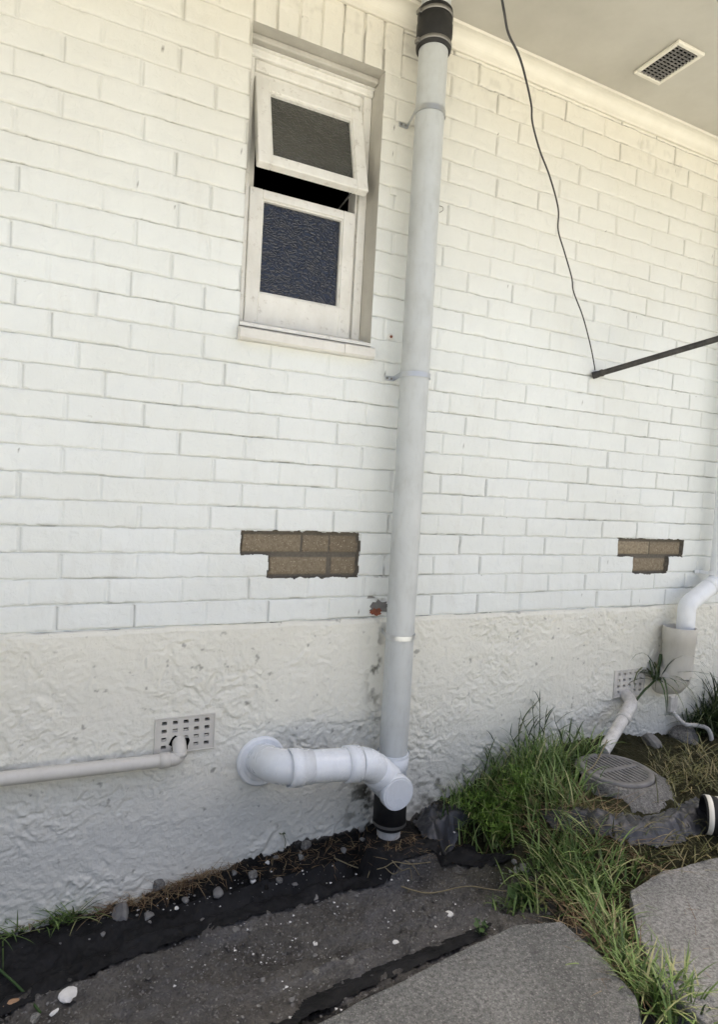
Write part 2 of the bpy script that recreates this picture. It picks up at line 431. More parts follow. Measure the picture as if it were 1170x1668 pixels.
# struck bed joint: flush on the brick below, cut back under the brick above
t = np.where(V > .081, (V-.081)/.010, np.where(V < .005, (V+.005)/.010, 0))
bd = .0028 + .0040*vn(XX*3.3, np.floor(Zw/C+.5)*5.3, 14) * vn(XX*14, np.floor(Zw/C+.5)*2.3, 15)*1.6
inb = (V > .081) | (V < .005)
rec = np.where(inb, bd*(.15+.85*np.clip(t, 0, 1)**1.4), 0)
slit = (np.abs(V-.0035) < .0018) & ~sol
sl = np.clip((vn(XX*4.2, np.floor(Zw/C+.5)*8.7, 21)-.38)*2.4, 0, 1)
rec = rec + np.where(slit, .0030+.0060*sl, 0)
# perpends: some nearly filled with paint
pdp = .0020 + .0040*np.clip(rp*1.4-.25, 0, 1) + .0025*sol
perp = np.clip(1-(du-.0030)/.0025, 0, 1)
rec = np.maximum(rec, perp*pdp)
pslit = np.clip(1-np.abs(FU-np.where(rp > .5, .0045, .0))/.0025, 0, 1)*np.clip(rp*1.6-.15+.8*sol, 0, 1)
rec = rec + np.where(inb, 0, pslit*.0065)
# brick arrises rounded a little
ed = np.minimum(np.minimum(V-.005, .081-V), du-.003)
rec = rec + np.where(~inb & (ed < .008), .0016*(1-np.clip(ed, 0, .008)/.008)**2, 0)
YY = -face + rec
# blisters and knocks in the paint
bl = fbm(XX*9, ZZ*9, 40, 3); YY = YY + np.where(bl > .69, -.0022*np.clip((bl-.69)*12, 0, 1)*vn(XX*90, ZZ*90, 41), 0)
# window edge worn
edw = ((XX-WX0 < 0) & (WX0-XX < .006)) & (ZZ > WZ0) & (ZZ < WZ1); YY = YY + np.where(edw, .002, 0)
fine = vn(XX*160, ZZ*160, 50)
gapn = fbm(XX*22, ZZ*22, 52, 3)
chip = np.where(slit, np.clip(sl-.2, 0, 1)*.6*np.clip((gapn-.50)*7, 0, 1), 0)
chip = np.maximum(chip, np.clip((pslit-.3), 0, 1)*np.clip((rp-.72)*4, 0, 1)*np.clip((gapn-.46)*6, 0, 1)*.8*(~inb))
spot = ((hash2(np.floor(XX/.02), np.floor(ZZ/.02), 60) > .9955) & (np.hypot((XX % .02)-.01, (ZZ % .02)-.01) < .0026))
chip = np.maximum(chip, spot*.75)
chip = np.maximum(chip, slit*(.24*vn(XX*5, np.floor(Zw/C+.5)*4.1, 58)))
chip = np.maximum(chip, (~inb)*np.clip(pslit, 0, 1)*.30)
top = np.clip((ZZ-2.0)/.35, 0, 1)*np.clip((fbm(XX*30, ZZ*26, 66, 4)-.56)*6, 0, 1)*.18*(fbm(XX*5, ZZ*5, 67, 2) > .5)
chip = np.maximum(chip, top)
chip = np.maximum(chip, (slit | (pslit > .3))*np.clip((ZZ-1.95)/.3, 0, 1)*np.clip((fbm(XX*7, ZZ*9, 68, 3)-.36)*4, 0, 1)*.6)
nearp = np.exp(-((XX-1.30)/.11)**2)*np.clip(1-np.abs(ZZ-.10)/.20, 0, 1)
chip = np.maximum(chip, nearp*np.clip((fbm(XX*26, ZZ*30, 70, 4)-.53)*9, 0, 1)*(inb | (perp > .3))*1.0)
chip = np.maximum(chip, np.exp(-((XX-1.30)/.07)**2)*np.clip(1-np.abs(ZZ-.05)/.10, 0, 1)*np.clip((fbm(XX*30, ZZ*40, 71, 4)-.50)*6, 0, 1)*.45)
# the two places where the paint is gone: ragged outline
wbx = .0055*(fbm(XX*60, ZZ*60, 80, 3)-.5)*2; wbz = .0065*(fbm(XX*45, ZZ*45, 83, 3)-.5)*2
A = XX+wbx; Bz = ZZ+wbz
def rect(x0, x1, z0, z1): return (A > x0) & (A < x1) & (Bz > z0) & (Bz < z1)
P1 = rect(3*B-.004, 5*B-.002, 3*C, 4*C+.003) | rect(3.43*B, 5*B-.004, 2*C-.002, 3*C+.001)
P2 = rect(10.97*B, 13.0*B-.01, 3*C, 4*C+.003) | rect(11.45*B, 12.5*B, 2*C-.002, 3*C+.001)
# exposed bricks: own joints
def patch(P, cuts3, cuts2, seed):
    dep = np.full(XX.shape, .015); mort = np.zeros(XX.shape); bt = np.zeros(XX.shape)
    r3 = ZZ > 3*C
    for r, cuts in ((r3, cuts3), (~r3, cuts2)):
        for i, (c, wdt) in enumerate(cuts):
            mort = np.where(r & (np.abs(XX+.001*fine-c) < wdt), 1, mort)
        idx = np.zeros(XX.shape)
        for c, _ in cuts: idx += (XX > c)
        bt = np.where(r, hash2(idx, r.astype(int)*1+2, seed), bt)
    vz = ZZ-np.where(r3, 3*C, 2*C)
    mort = np.where((vz < .009) | (vz > C-.009), 1, mort)
    eg = ~(rolls(P, 3)); mort = np.where(eg, 1, mort)
    dep = dep + mort*.005 + .0016*fbm(XX*80, ZZ*80, seed, 3)
    return dep, mort, bt
def rolls(P, n):
    q = P.copy()
    for k in (1, n):
        q[:, k:] &= P[:, :-k]; q[:, :-k] &= P[:, k:]
    return q
d1, m1, b1 = patch(P1, [(3.99*B, .0045), (4.47*B, .0018)], [(4.48*B, .010)], 5)
d2, m2, b2 = patch(P2, [(11.97*B, .004)], [(11.0*B, .003)], 9)
YY = np.where(P1, d1, np.where(P2, d2, YY))
mort = np.where(P1, m1, m2); bt = np.where(P1, b1, b2)
xc = (XX[:-1, :-1]+XX[1:, 1:])/2; zc = (ZZ[:-1, :-1]+ZZ[1:, 1:])/2
win = (xc > WX0) & (xc < WX1) & (zc > WZ0) & (zc < WZ1)
def q4(P): return P[:-1, :-1] | P[1:, :-1] | P[:-1, 1:] | P[1:, 1:]
F1 = q4(P1); F2 = q4(P2)
grid_mesh('brick_wall', XX, YY, ZZ, M['wall'], (~win & ~F1 & ~F2), {'tone': rb, 'chip': np.clip(chip, 0, 1)}, house)
o = grid_mesh('exposed_brick', XX, YY, ZZ, M['bare'], F1, {'mort': mort, 'bt': bt}, house); o['label'] = 'bare brown bricks in a stepped patch left of the grey pipe'
o = grid_mesh('exposed_brick', XX, YY, ZZ, M['bare'], F2, {'mort': mort, 'bt': bt}, house); o['label'] = 'small bare tan brick patch of three bricks far right'
del face, rec, fine, gapn, bl, top, spot

# rendered plinth
px_ = axis(-5, 8, .03, [(-.9, 3.9, .0038)]); pz_ = np.concatenate([np.arange(-1.15, -.004, .0038), [-.004, -.001]])
PX, PZ = np.meshgrid(px_, pz_)
wx = PX*19+2.8*(fbm(PX*9, PZ*9, 90, 4)-.5); wz = PZ*29+3.4*(fbm(PX*11+5, PZ*11, 93, 4)-.5)
n1 = fbm(wx, wz, 95, 5, .62)
def steps(n, k):

    q = n*k; fl = np.floor(q); fr = q-fl; return (fl+np.clip((fr-.0)/.22, 0, 1)**2)/k
rel = .62*(steps(n1, 9)-.5) + .38*(steps(fbm(wx*1.9+9, wz*1.5, 98, 3), 7)-.5)
slope = n1-.5
msk = .30+.70*np.clip((fbm(PX*3.1, PZ*4.2, 111, 3)-.36)*4.5, 0, 1)
rel = (rel*.036 - slope*.031)*msk + .003*(fbm(PX*3, PZ*3, 99, 2)-.5)+.0022*(fbm(PX*60, PZ*60, 102, 2)-.5)
topw = .004*(fbm(PX*14, PX*0, 103, 3)-.5)*2
PY = -.010 - rel
PY = np.where(PZ > -.012, PY*.6+.001, PY); PY[-1, :] = .006
AB1 = (.440, .643, -.443, -.321); AB2 = (2.655, 2.865, -.452, -.322)
pkeep = np.ones((PX.shape[0]-1, PX.shape[1]-1), bool); pxc = (PX[1:, 1:]+PX[:-1, :-1])/2; pzc = (PZ[1:, 1:]+PZ[:-1, :-1])/2
for a_, b_, c_, d_ in (AB1, AB2):
    e_ = np.maximum(np.maximum(a_-PX, PX-b_), np.maximum(c_-PZ, PZ-d_)); k_ = np.clip(1-e_/.02, 0, 1); PY = PY*(1-k_)+(-.0135)*k_
    pkeep &= ~((pxc > a_+.004) & (pxc < b_-.004) & (pzc > c_+.004) & (pzc < d_-.004))
PZ2 = PZ + np.where(PZ > -.03, topw, 0)+np.where(PZ > -.002, .002, 0)
pch = np.exp(-((PX-1.295)/.030)**2)*np.clip((fbm(PX*32, PZ*24, 104, 4)-.50)*6, 0, 1)*np.clip(1-np.abs(PZ+.22)/.28, 0, 1)
pch = np.maximum(pch, np.clip(1-np.abs(PX-1.28)/.13, 0, 1)*np.clip((-.60-PZ)/.1, 0, 1)*np.clip((fbm(PX*30, PZ*30, 105, 4)-.52)*7, 0, 1))
pch = np.maximum(pch, np.clip((PX-1.42)*6, 0, 1)*np.clip((2.2-PX)*4, 0, 1)*np.clip((-.70-PZ)/.14+(fbm(PX*30, PZ*40, 107, 4)-.62)*3.2, 0, 1)*.8)
pch = np.maximum(pch, np.clip((fbm(PX*34, PZ*34, 106, 3)-.80)*12, 0, 1)*.5)
grid_mesh('rendered_plinth', PX, PY, PZ2, M['plinth'], pkeep, {'chip': pch}, house)

# reveals, window
mb = MB()
D = .115
mb.box((WX0-.05, -.001, WZ1), (WX1+.05, D+.05, WZ1+.02)) if False else None
def quad(mb, a, b, c, d): mb.add([a, b, c, d], [(0, 1, 2, 3)], False)
quad(mb, (WX0, -.001, WZ0), (WX0, -.001, WZ1), (WX0, .22, WZ1), (WX0, .22, WZ0))
quad(mb, (WX1, -.001, WZ0), (WX1, .22, WZ0), (WX1, .22, WZ1), (WX1, -.001, WZ1))
quad(mb, (WX0, .001, WZ0), (WX0, .22, WZ0), (WX1, .22, WZ0), (WX1, .001, WZ0))
quad(mb, (WX0, -.001, WZ1), (WX1, -.001, WZ1), (WX1, .22, WZ1), (WX0, .22, WZ1))
# stepped plaster lip below the lintel
mb.box((WX0+.001, .048, WZ1-.022), (WX1-.001, .20, WZ1-.001), .005)
mb.build('window_reveal', M['reveal'], house)

win_ = MB(); y0 = .098
win_.box((WX0+.001, y0+.006, 1.10), (WX0+.040, .19, 2.10), .003)       # jambs
win_.box((WX1-.036, y0+.006, 1.10), (WX1-.001, .19, 2.10), .003)
win_.box((WX1-.046, y0+.020, 1.10), (WX1-.037, .19, 2.10), .002)
win_.box((WX0+.001, y0-.006, 2.098), (WX1-.001, .19, 2.127), .004)     # head with mouldings
win_.box((WX0+.001, y0-.020, 2.122), (WX1-.001, y0+.03, 2.1265), .002)
win_.box((WX0+.042, y0+.010, 2.060), (WX1-.048, .17, 2.098), .004)
win_.box((WX0+.042, y0+.022, 2.038), (WX1-.048, .17, 2.0595), .003)
win_.box((WX0+.041, y0+.05, 1.632), (WX1-.047, .18, 1.648), .002)
win_.box((WX0+.0405, y0+.046, 1.10), (WX0+.066, .19, 2.06), .002)
wf = win_.build('window', M['wood'], house); wf['label'] = 'small two-part window with its top pane pushed open'
def frame(x0, x1, z0, z1, y0, y1, l, r, b, t, bev=.003, M=None):
    q = MB()
    q.box((x0, y0, z0), (x0+l, y1, z1), bev, M); q.box((x1-r, y0, z0), (x1, y1, z1), bev, M)
    q.box((x0+l-.001, y0+.001, z0), (x1-r+.001, y1-.001, z0+b), bev, M); q.box((x0+l-.001, y0+.001, z1-t), (x1-r+.001, y1-.001, z1), bev, M)
    # putty bead sloping into the glass
    g = .006
    q.box((x0+l, y0+.006, z0+b), (x0+l+g, y1-.01, z1-t), .002, M); q.box((x1-r-g, y0+.006, z0+b), (x1-r, y1-.01, z1-t), .002, M)
    q.box((x0+l+g, y0+.007, z0+b), (x1-r-g, y1-.01, z0+b+g), .002, M); q.box((x0+l+g, y0+.007, z1-t-g), (x1-r-g, y1-.01, z1-t), .002, M)
    return q
X0, X1 = WX0+.041, WX1-.047
q = frame(X0+.001, X1-.001, 1.128, 1.631, y0+.004, y0+.042, .052, .052, .118, .034); q.build('lower_sash', M['wood'], wf)
q = MB(); q.box((X0+.05, y0+.026, 1.24), (X1-.05, y0+.031, 1.60)); g = q.build('glass_pane', M['glo'], wf); g['label'] = 'rippled pane of the fixed lower sash, its reflected blue put into the base colour'
# upper sash, hinged at its top and pushed out
hz, hy = 2.036, y0+.004
ang = math.radians(-16)
R_ = Matrix.Translation((0, hy, hz)) @ Matrix.Rotation(ang, 4, 'X') @ Matrix.Translation((0, -hy, -hz))
ub = hz-.372
q = frame(X0+.002, X1+.004, ub, hz, hy, hy+.036, .052, .048, .042, .050, .003, R_)
q.build('upper_sash', M['wood'], wf)
q = MB(); q.box((X0+.05, hy+.020, ub+.04), (X1-.04, hy+.025, hz-.048), 0, R_); g = q.build('glass_pane', M['gup'], wf); g['label'] = 'grey obscure pane of the tilted upper sash'
q = MB(); st0 = R_ @ Vector((X1-.05, hy+.036, ub+.01)); q.tube([st0, (X1-.055, y0+.07, 1.655)], .0035, 8); q.build('window_stay', M['dull'], wf)
# timber sill and tiled sill below
q = MB()
prof = [(y0+.06, 1.127), (y0-.012, 1.127), (y0-.055, 1.112), (-.004, 1.098), (-.006, 1.086), (y0+.06, 1.086)]
def extr(q, prof, xa, xb, smooth=False):
    n = len(prof); vs = [(xa, p[0], p[1]) for p in prof]+[(xb, p[0], p[1]) for p in prof]
    q.add(vs, [(i, (i+1) % n, (i+1) % n+n, i+n) for i in range(n)]+[tuple(range(n))[::-1], tuple(range(n, 2*n))], smooth)
extr(q, prof, WX0+.001, WX1-.001); q.build('window_sill', M['wood'], wf)
q = MB()
for a, b in ((WX0-.004, WX0+.312), (WX0+.3135, WX0+.401), (WX0+.4025, WX1+.004)):
    dz = random.uniform(-.0015, .0015); dy = random.uniform(-.002, .002)
    prof = [(.05, 1.0855+dz), (-.010+dy, 1.080+dz), (-.030+dy, 1.076+dz), (-.038+dy, 1.070+dz), (-.038+dy, 1.040+dz), (-.030+dy, 1.033+dz), (.05, 1.033+dz)]
    extr(q, prof, a, b)
q.build('tiled_sill', M['sill'], wf)
# dark room behind the window
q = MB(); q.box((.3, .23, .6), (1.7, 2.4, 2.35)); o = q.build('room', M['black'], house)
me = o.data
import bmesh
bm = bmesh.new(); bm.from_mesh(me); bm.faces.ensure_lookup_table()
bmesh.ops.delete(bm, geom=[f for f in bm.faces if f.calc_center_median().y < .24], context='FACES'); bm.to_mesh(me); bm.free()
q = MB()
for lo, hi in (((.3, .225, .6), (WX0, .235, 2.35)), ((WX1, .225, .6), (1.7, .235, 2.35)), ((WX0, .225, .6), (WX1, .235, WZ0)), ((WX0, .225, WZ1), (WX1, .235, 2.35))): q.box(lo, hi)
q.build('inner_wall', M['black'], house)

# eave: soffit, cornice, fascia, roof, other walls
SZ = 2.405
q = MB(); q.box((-5.3, -.95, SZ), (8.3, .02, SZ+.02)); q.build('soffit', M['soffit'], house)
q = MB()
prof = [(.0, 2.335), (-.010, 2.335), (-.013, 2.345)] + [(-.013-.045*(1-math.cos(a)), 2.345+.048*math.sin(a)) for a in np.linspace(.15, math.pi/2, 9)] + [(-.066, 2.393), (-.068, SZ-.001), (.0, SZ-.001)]
extr(q, prof, -5, 8); q.build('cornice', M['cornice'], house)
q = MB(); q.box((-5.3, -.985, 2.36), (8.3, -.951, 2.56)); q.build('fascia', M['cornice'], house)
q = MB()
q.add([(-5.3, -1.02, 2.57), (8.3, -1.02, 2.57), (8.3, 3.8, 4.5), (-5.3, 3.8, 4.5), (8.3, 8.6, 2.57), (-5.3, 8.6, 2.57)], [(0, 1, 2, 3), (3, 2, 4, 5)], False)
q.add([(-5.3, -1.02, 2.54), (8.3, -1.02, 2.54), (8.3, 3.8, 4.46), (-5.3, 3.8, 4.46), (8.3, 8.6, 2.54), (-5.3, 8.6, 2.54)], [(3, 2, 1, 0), (5, 4, 2, 3)], False)
q.build('roof', M['roof'], house)
for xw in (-5, 8):
    q = MB(); q.add([(xw, .0, -1.2), (xw, 7.6, -1.2), (xw, 7.6, 2.9), (xw, 3.8, 4.44), (xw, .0, 2.9)], [(0, 1, 2, 3, 4)], False); q.build('side_wall', M['wall'], house)
q = MB(); q.add([(-5, 7.6, -1.2), (8, 7.6, -1.2), (8, 7.6, 2.9), (-5, 7.6, 2.9)], [(0, 1, 2, 3)], False); q.build('rear_wall', M['wall'], house)

# soffit vent
va, vb, vc, vd = [on(*p, z=SZ-.012) for p in ((1100, 65), (1143, 85), (1082, 143), (1038, 123))]
vx0 = (va[0]+vd[0])/2; vx1 = (vb[0]+vc[0])/2; vy0 = (va[1]+vb[1])/2; vy1 = (vc[1]+vd[1])/2
q = MB(); fw = .018
for lo, hi in (((vx0, vy0), (vx1, vy0+fw)), ((vx0, vy1-fw), (vx1, vy1)), ((vx0, vy0+fw), (vx0+fw, vy1-fw)), ((vx1-fw, vy0+fw), (vx1, vy1-fw))):
    q.box((*lo, SZ-.014), (*hi, SZ-.0005), .003)
sv = q.build('soffit_vent', M['cornice'], house)
q = MB(); n_ = 12
for i in range(n_):
    y = vy0+fw+(i+.5)*(vy1-vy0-2*fw)/n_
    q.box((vx0+fw, y-.0020, SZ-.011), (vx1-fw, y+.0016, SZ-.006))
for i in range(1, 5):
    x = vx0+fw+i*(vx1-vx0-2*fw)/5; q.box((x-.002, vy0+fw, SZ-.0105), (x+.002, vy1-fw, SZ-.0065))
q.build('vent_louvre', M['grate'], sv)
q = MB(); q.box((vx0+.01, vy0+.01, SZ-.004), (vx1-.01, vy1-.01, SZ-.0008)); q.build('vent_backing', M['black'], sv)

# air bricks: plate with a grid of holes
def airbrick(x0, x1, z0, z1, mat, lab, notch=None):
    q = MB(); yf = -.016; nx, nz = 5, 4; t = .013
    gx = np.linspace(x0+t, x1-t, nx*2); gz = np.linspace(z0+t, z1-t, nz*2)
    hole = lambda i, j: i % 2 == 1 and j % 2 == 1
    ex = [x0] + sum([[x0+(x1-x0)*(i+.25+.03)/nx*.92+.01, x0+(x1-x0)*(i+.72)/nx*.92+.011] for i in range(nx)], []) + [x1]
    ez = [z0] + sum([[z0+(z1-z0)*(i+.27)/nz*.93+.007, z0+(z1-z0)*(i+.70)/nz*.93+.007] for i in range(nz)], []) + [z1]
    for i in range(len(ex)-1):
        for j in range(len(ez)-1):
            a, b, c, d = ex[i], ex[i+1], ez[j], ez[j+1]
            if notch and notch[0] < (a+b)/2 < notch[1] and (c+d)/2 < notch[2]: continue
            if hole(i, j):
                yb = yf+.020
                quad(q, (a, yf, c), (a, yf, d), (a, yb, d), (a, yb, c)); quad(q, (b, yf, c), (b, yb, c), (b, yb, d), (b, yf, d))
                quad(q, (a, yf, d), (b, yf, d), (b, yb, d), (a, yb, d)); quad(q, (a, yf, c), (a, yb, c), (b, yb, c), (b, yf, c))
                if random.random() < .55: q.box((a, yf+.007, c), (b, yf+.012, c+(d-c)*random.uniform(.25, .5)))
            else: quad(q, (a, yf, c), (b, yf, c), (b, yf, d), (a, yf, d))
    # rim, flush-ish with render
    q.box((x0-.004, yf-.003, z1), (x1+.004, yf+.012, z1+.004), .001); q.box((x0-.004, yf-.003, z0-.004), (x1+.004, yf+.012, z0), .001)
    q.box((x0-.004, yf-.003, z0), (x0, yf+.012, z1), .001); q.box((x1, yf-.003, z0), (x1+.004, yf+.012, z1), .001)
    o = q.build('air_brick', mat, house); o['label'] = lab
    return o
AB1 = (.440, .643, -.443, -.321); AB2 = (2.655, 2.865, -.452, -.322)
o1 = airbrick(*AB1, M['cream'], 'cream vent brick with square holes, broken by the thin waste pipe', (.49, .56, -.400))
o2 = airbrick(*AB2, M['dirtyw'], 'grubby vent brick with square holes beside the gully')
for o, (a, b, c, d) in ((o1, AB1), (o2, AB2)):
    q = MB(); q.box((a-.01, .006, c-.01), (b+.01, .009, d+.01)); k = q.build('vent_backing', M['black'], o)
# cut the plinth behind is hidden by the backing plate: push the plate just proud of the render
q = MB()
for i in range(2): pass

# red scar of bare brick
def blob(cx, cz, rx, rz, y, th, seed, n=22):
    rr = random.Random(seed); q = MB(); pts = []
    for i in range(n):
        a = 2*math.pi*i/n; r = 1+rr.uniform(-.3, .3); pts.append((cx+rx*r*math.cos(a), cz+rz*r*math.sin(a)))
    extr_xz(q, pts, y, y+th); return q
def extr_xz(q, pts, ya, yb):
    n = len(pts); vs = [(p[0], ya, p[1]) for p in pts]+[(p[0], yb, p[1]) for p in pts]
    q.add(vs, [(i, (i+1) % n, (i+1) % n+n, i+n) for i in range(n)]+[tuple(range(n)), tuple(range(n, 2*n))[::-1]], False)
c = on(611, 996, y=0); blob(c[0]+.004, c[2], .026, .015, -.0045, .008, 3).build('red_brick_scar', M['redb'], house)
c = on(618, 988, y=0); blob(c[0], c[2], .045, .024, -.0030, .008, 8).build('bare_cement_spot', M['stone'], house)

# ------------------------------------------------------------------ ground
zwp = np.array([(-5, -1.0), (-1, -.98), (0, -.958), (.36, -.945), (.65, -.897), (.91, -.874), (1.15, -.853), (1.28, -.865), (1.36, -.875), (1.50, -.86), (1.62, -.80), (1.75, -.79), (2.0, -.72), (2.28, -.655), (2.7, -.65), (3.1, -.70), (3.5, -.66), (8, -.66)])
def sst(a, b, x): t = np.clip((x-a)/(b-a), 0, 1); return t*t*(3-2*t)
SLAB = -.72
LEX, LEY = [-0.071, 0.012, 0.184, 0.344, 0.536, 0.795, 1.126, 1.298, 1.598, 1.707], [0.344, 0.306, 0.244, 0.199, 0.191, 0.169, 0.175, 0.235, 0.21, 0.412]
def Gz(x, y, rough=True):
    x = np.asarray(x, float); y = np.asarray(y, float)
    zw = np.interp(x, zwp[:, 0], zwp[:, 1]); d = -y
    n = fbm(x*4, y*4, 200, 4)-.5
    ed = .075+.05*n
    led = zw - .02*sst(0, .1, d)
    floor_ = -.995 + .02*n + .05*sst(.9, 1.5, x)
    dig = sst(1.30, 1.18, x)*0+1
    tr = led + (floor_-led)*sst(ed, ed+.11, d)
    tr = tr + (-.865-floor_)*sst(.40, .80, d) + .06*sst(.80, .88, d)
    zr = np.maximum(zw, -.655); right = zw + (zr-zw)*sst(.1, .3, d) + (-.745-zr)*sst(.62, .87, d)
    k = sst(1.55, 1.95, x+.25*n)
    z = tr*(1-k)+right*k
    le = np.interp(x, LEX, LEY); z = z + (1-k)*(.035*sst(le-.012, le+.012, d+.03*(fbm(x*9, y*9, 230, 3)-.5))-.012)
    if rough: z = z + .024*(fbm(x*13, y*13, 210, 4)-.5)*2 + .012*(fbm(x*60, y*60, 214, 3)-.5)*2
    z = np.maximum(z, -.848-3.0*np.maximum(0, np.hypot(x-1.37, y+.16)-.15))
    z = np.where((d > .86), np.minimum(z, -.765), z)
    return z
def hit(px, py):
    d = ray(px, py); d = d/np.linalg.norm(d)
    ts = np.linspace(1.0, 5.5, 1200); P = CAM+d*ts[:, None]
    g = Gz(P[:, 0], P[:, 1], False); b = np.nonzero((P[:, 2] < g) | (P[:, 1] > 0))[0]
    p = P[b[0]]; p[1] = min(p[1], -.012); p[2] = Gz(p[0], p[1], False); return p

gx = axis(-5, 8, .03, [(-.3, 2.0, .0055), (-.9, 3.8, .0085)]); gx = np.unique(gx.round(5))
gy = np.concatenate([np.arange(-1.5, -1.3, .02), np.arange(-1.3, .02, .006), [.03]])
GX, GY = np.meshgrid(gx, gy); GZ = Gz(GX, GY)
nn = fbm(GX*5, GY*5, 220, 4)-.5; dd = -GY
kx = sst(1.75, 1.45, GX+.3*nn)
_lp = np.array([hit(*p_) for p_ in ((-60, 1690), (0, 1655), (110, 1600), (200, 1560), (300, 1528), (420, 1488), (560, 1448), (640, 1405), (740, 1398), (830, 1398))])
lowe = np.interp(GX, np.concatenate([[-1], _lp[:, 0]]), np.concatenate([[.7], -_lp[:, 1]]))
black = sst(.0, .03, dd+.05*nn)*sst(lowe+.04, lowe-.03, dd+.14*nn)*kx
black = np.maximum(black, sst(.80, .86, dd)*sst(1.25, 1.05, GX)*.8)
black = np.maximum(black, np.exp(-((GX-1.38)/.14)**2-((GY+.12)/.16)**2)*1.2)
green = sst(1.45, 1.75, GX+.3*nn)
ground = grid_mesh('ground', GX, GY, GZ, M['soil'], None, {'black': np.clip(black, 0, 1), 'green': green}, None); tag(ground, 'dark damp soil in the shallow trench along the wall', 'soil', kind='structure')
q = MB(); q.add([(-200, -1.45, -.712), (-200, -300, -.712), (300, -300, -.712), (300, -1.45, -.712)], [(0, 1, 2, 3)], False)  # unseen ground sheet, pale and brought close to bounce sunlight onto the wall
q.add([(-200, -1.45, -.712), (300, -1.45, -.712), (300, -1.45, -.85), (-200, -1.45, -.85)], [(0, 1, 2, 3)], False)
q.add([(-200, -1.45, -.80), (-5, -1.45, -.80), (-5, 300, -.80), (-200, 300, -.80)], [(0, 1, 2, 3)], False)
q.add([(8, -1.45, -.80), (300, -1.45, -.80), (300, 300, -.80), (8, 300, -.80)], [(0, 1, 2, 3)], False)
q.add([(-5, 7.6, -.80), (8, 7.6, -.80), (8, 300, -.80), (-5, 300, -.80)], [(0, 1, 2, 3)], False)
yard = q.build('bounce_yard', M['bounce_mat']); tag(yard, 'unseen sunlit yard sheet, made pale to bounce light onto the wall', 'yard', kind='structure')

# concrete slabs with ragged broken edges
def slab(name, poly, z, mat, lab, seed):
    P = [on(px, py, z=z) if len(p_) == 2 else None for p_ in poly for (px, py) in [p_[:2]]]
    pts = []
    n = len(P)
    for i in range(n):
        a, b = P[i][:2], P[(i+1) % n][:2]; L = np.linalg.norm(b-a); k = max(2, int(L/.015)) if L < 3 else 40
        for t_ in np.arange(k)/k:
            p = a+(b-a)*t_; nn = (fbm(p[0]*12, p[1]*12, seed, 4)-.5)*.014
            nrm = np.array([-(b-a)[1], (b-a)[0]])/L; pts.append(p+nrm*nn)
    q = bmesh.new(); vs = [q.verts.new((p[0], p[1], 0)) for p in pts]; f = q.faces.new(vs)
    r = bmesh.ops.extrude_face_region(q, geom=[f]); 
    for v in r['geom']:
        if isinstance(v, bmesh.types.BMVert): v.co.z -= .11
    bmesh.ops.recalc_face_normals(q, faces=q.faces)
    topf = [f for f in q.faces if f.normal.z > .9]
    bmesh.ops.bevel(q, geom=[e for f in topf for e in f.edges], offset=.007, segments=2, profile=.6, affect='EDGES')
    me = bpy.data.meshes.new(name); q.to_mesh(me); q.free(); me.materials.append(mat)
    o = bpy.data.objects.new(name, me); COL.objects.link(o); o.location.z = z
    return tag(o, lab, 'path', kind='structure')
slab('path', [(380, 1730), (510, 1668), (700, 1572), (840, 1505), (915, 1500), (975, 1550), (1035, 1620), (1060, 1700), (1000, 2100), (300, 2400)], SLAB, M['conc'], 'rough grey concrete slab at the bottom of the photo, nearest the camera', 61)
slab('path', [(1600, 1250), (1170, 1395), (1085, 1418), (1028, 1450), (1040, 1520), (1075, 1600), (1180, 1690), (1500, 1900), (1700, 1500)], SLAB, M['conc2'], 'paler concrete slab at the right edge beyond the grassy joint', 71)

# ------------------------------------------------------------------ grey soil stack with its branch
PY0 = -.115
pa = on(676, 613, y=PY0); SX = float(pa[0])
stack = empty('soil_pipe', (SX, PY0, -.92), 'tall grey soil pipe strapped to the wall, with a white bent branch at its foot', 'pipe')
def zpx(px, py, y=PY0): return float(on(px, py, y=y)[2])
R = .0565
ztop = 2.42; zc1 = zpx(700, 75); zs0 = zpx(643, 1226)
q = MB(); q.tube([(SX, PY0, zs0-.03), (SX, PY0, ztop)], R, 48); q.build('riser', M['grey'], stack)
# rubber coupling at the top
zc0 = zc1-.018
q = MB(); Rr = .066
q.tube([(SX, PY0, zc0), (SX, PY0, zc0+.003), (SX, PY0, zc0+.045), (SX, PY0, zc0+.055), (SX, PY0, zc0+.095), (SX, PY0, zc0+.105), (SX, PY0, zc0+.148), (SX, PY0, zc0+.15)],
       [Rr-.003, Rr, Rr, Rr+.003, Rr+.003, Rr, Rr, Rr-.004], 48); rc = q.build('rubber_coupling', M['rubber'], stack)
for dz in (.012, .120):
    q = MB(); q.tube([(SX, PY0, zc0+dz), (SX, PY0, zc0+dz+.001), (SX, PY0, zc0+dz+.013), (SX, PY0, zc0+dz+.014)], [Rr+.001, Rr+.0025, Rr+.0025, Rr+.001], 48, caps=False)
    q.box((SX-Rr-.012, PY0-.012, zc0+dz-.001), (SX-Rr+.004, PY0+.012, zc0+dz+.015), .002); q.build('clamp_band', M['dull'], rc)
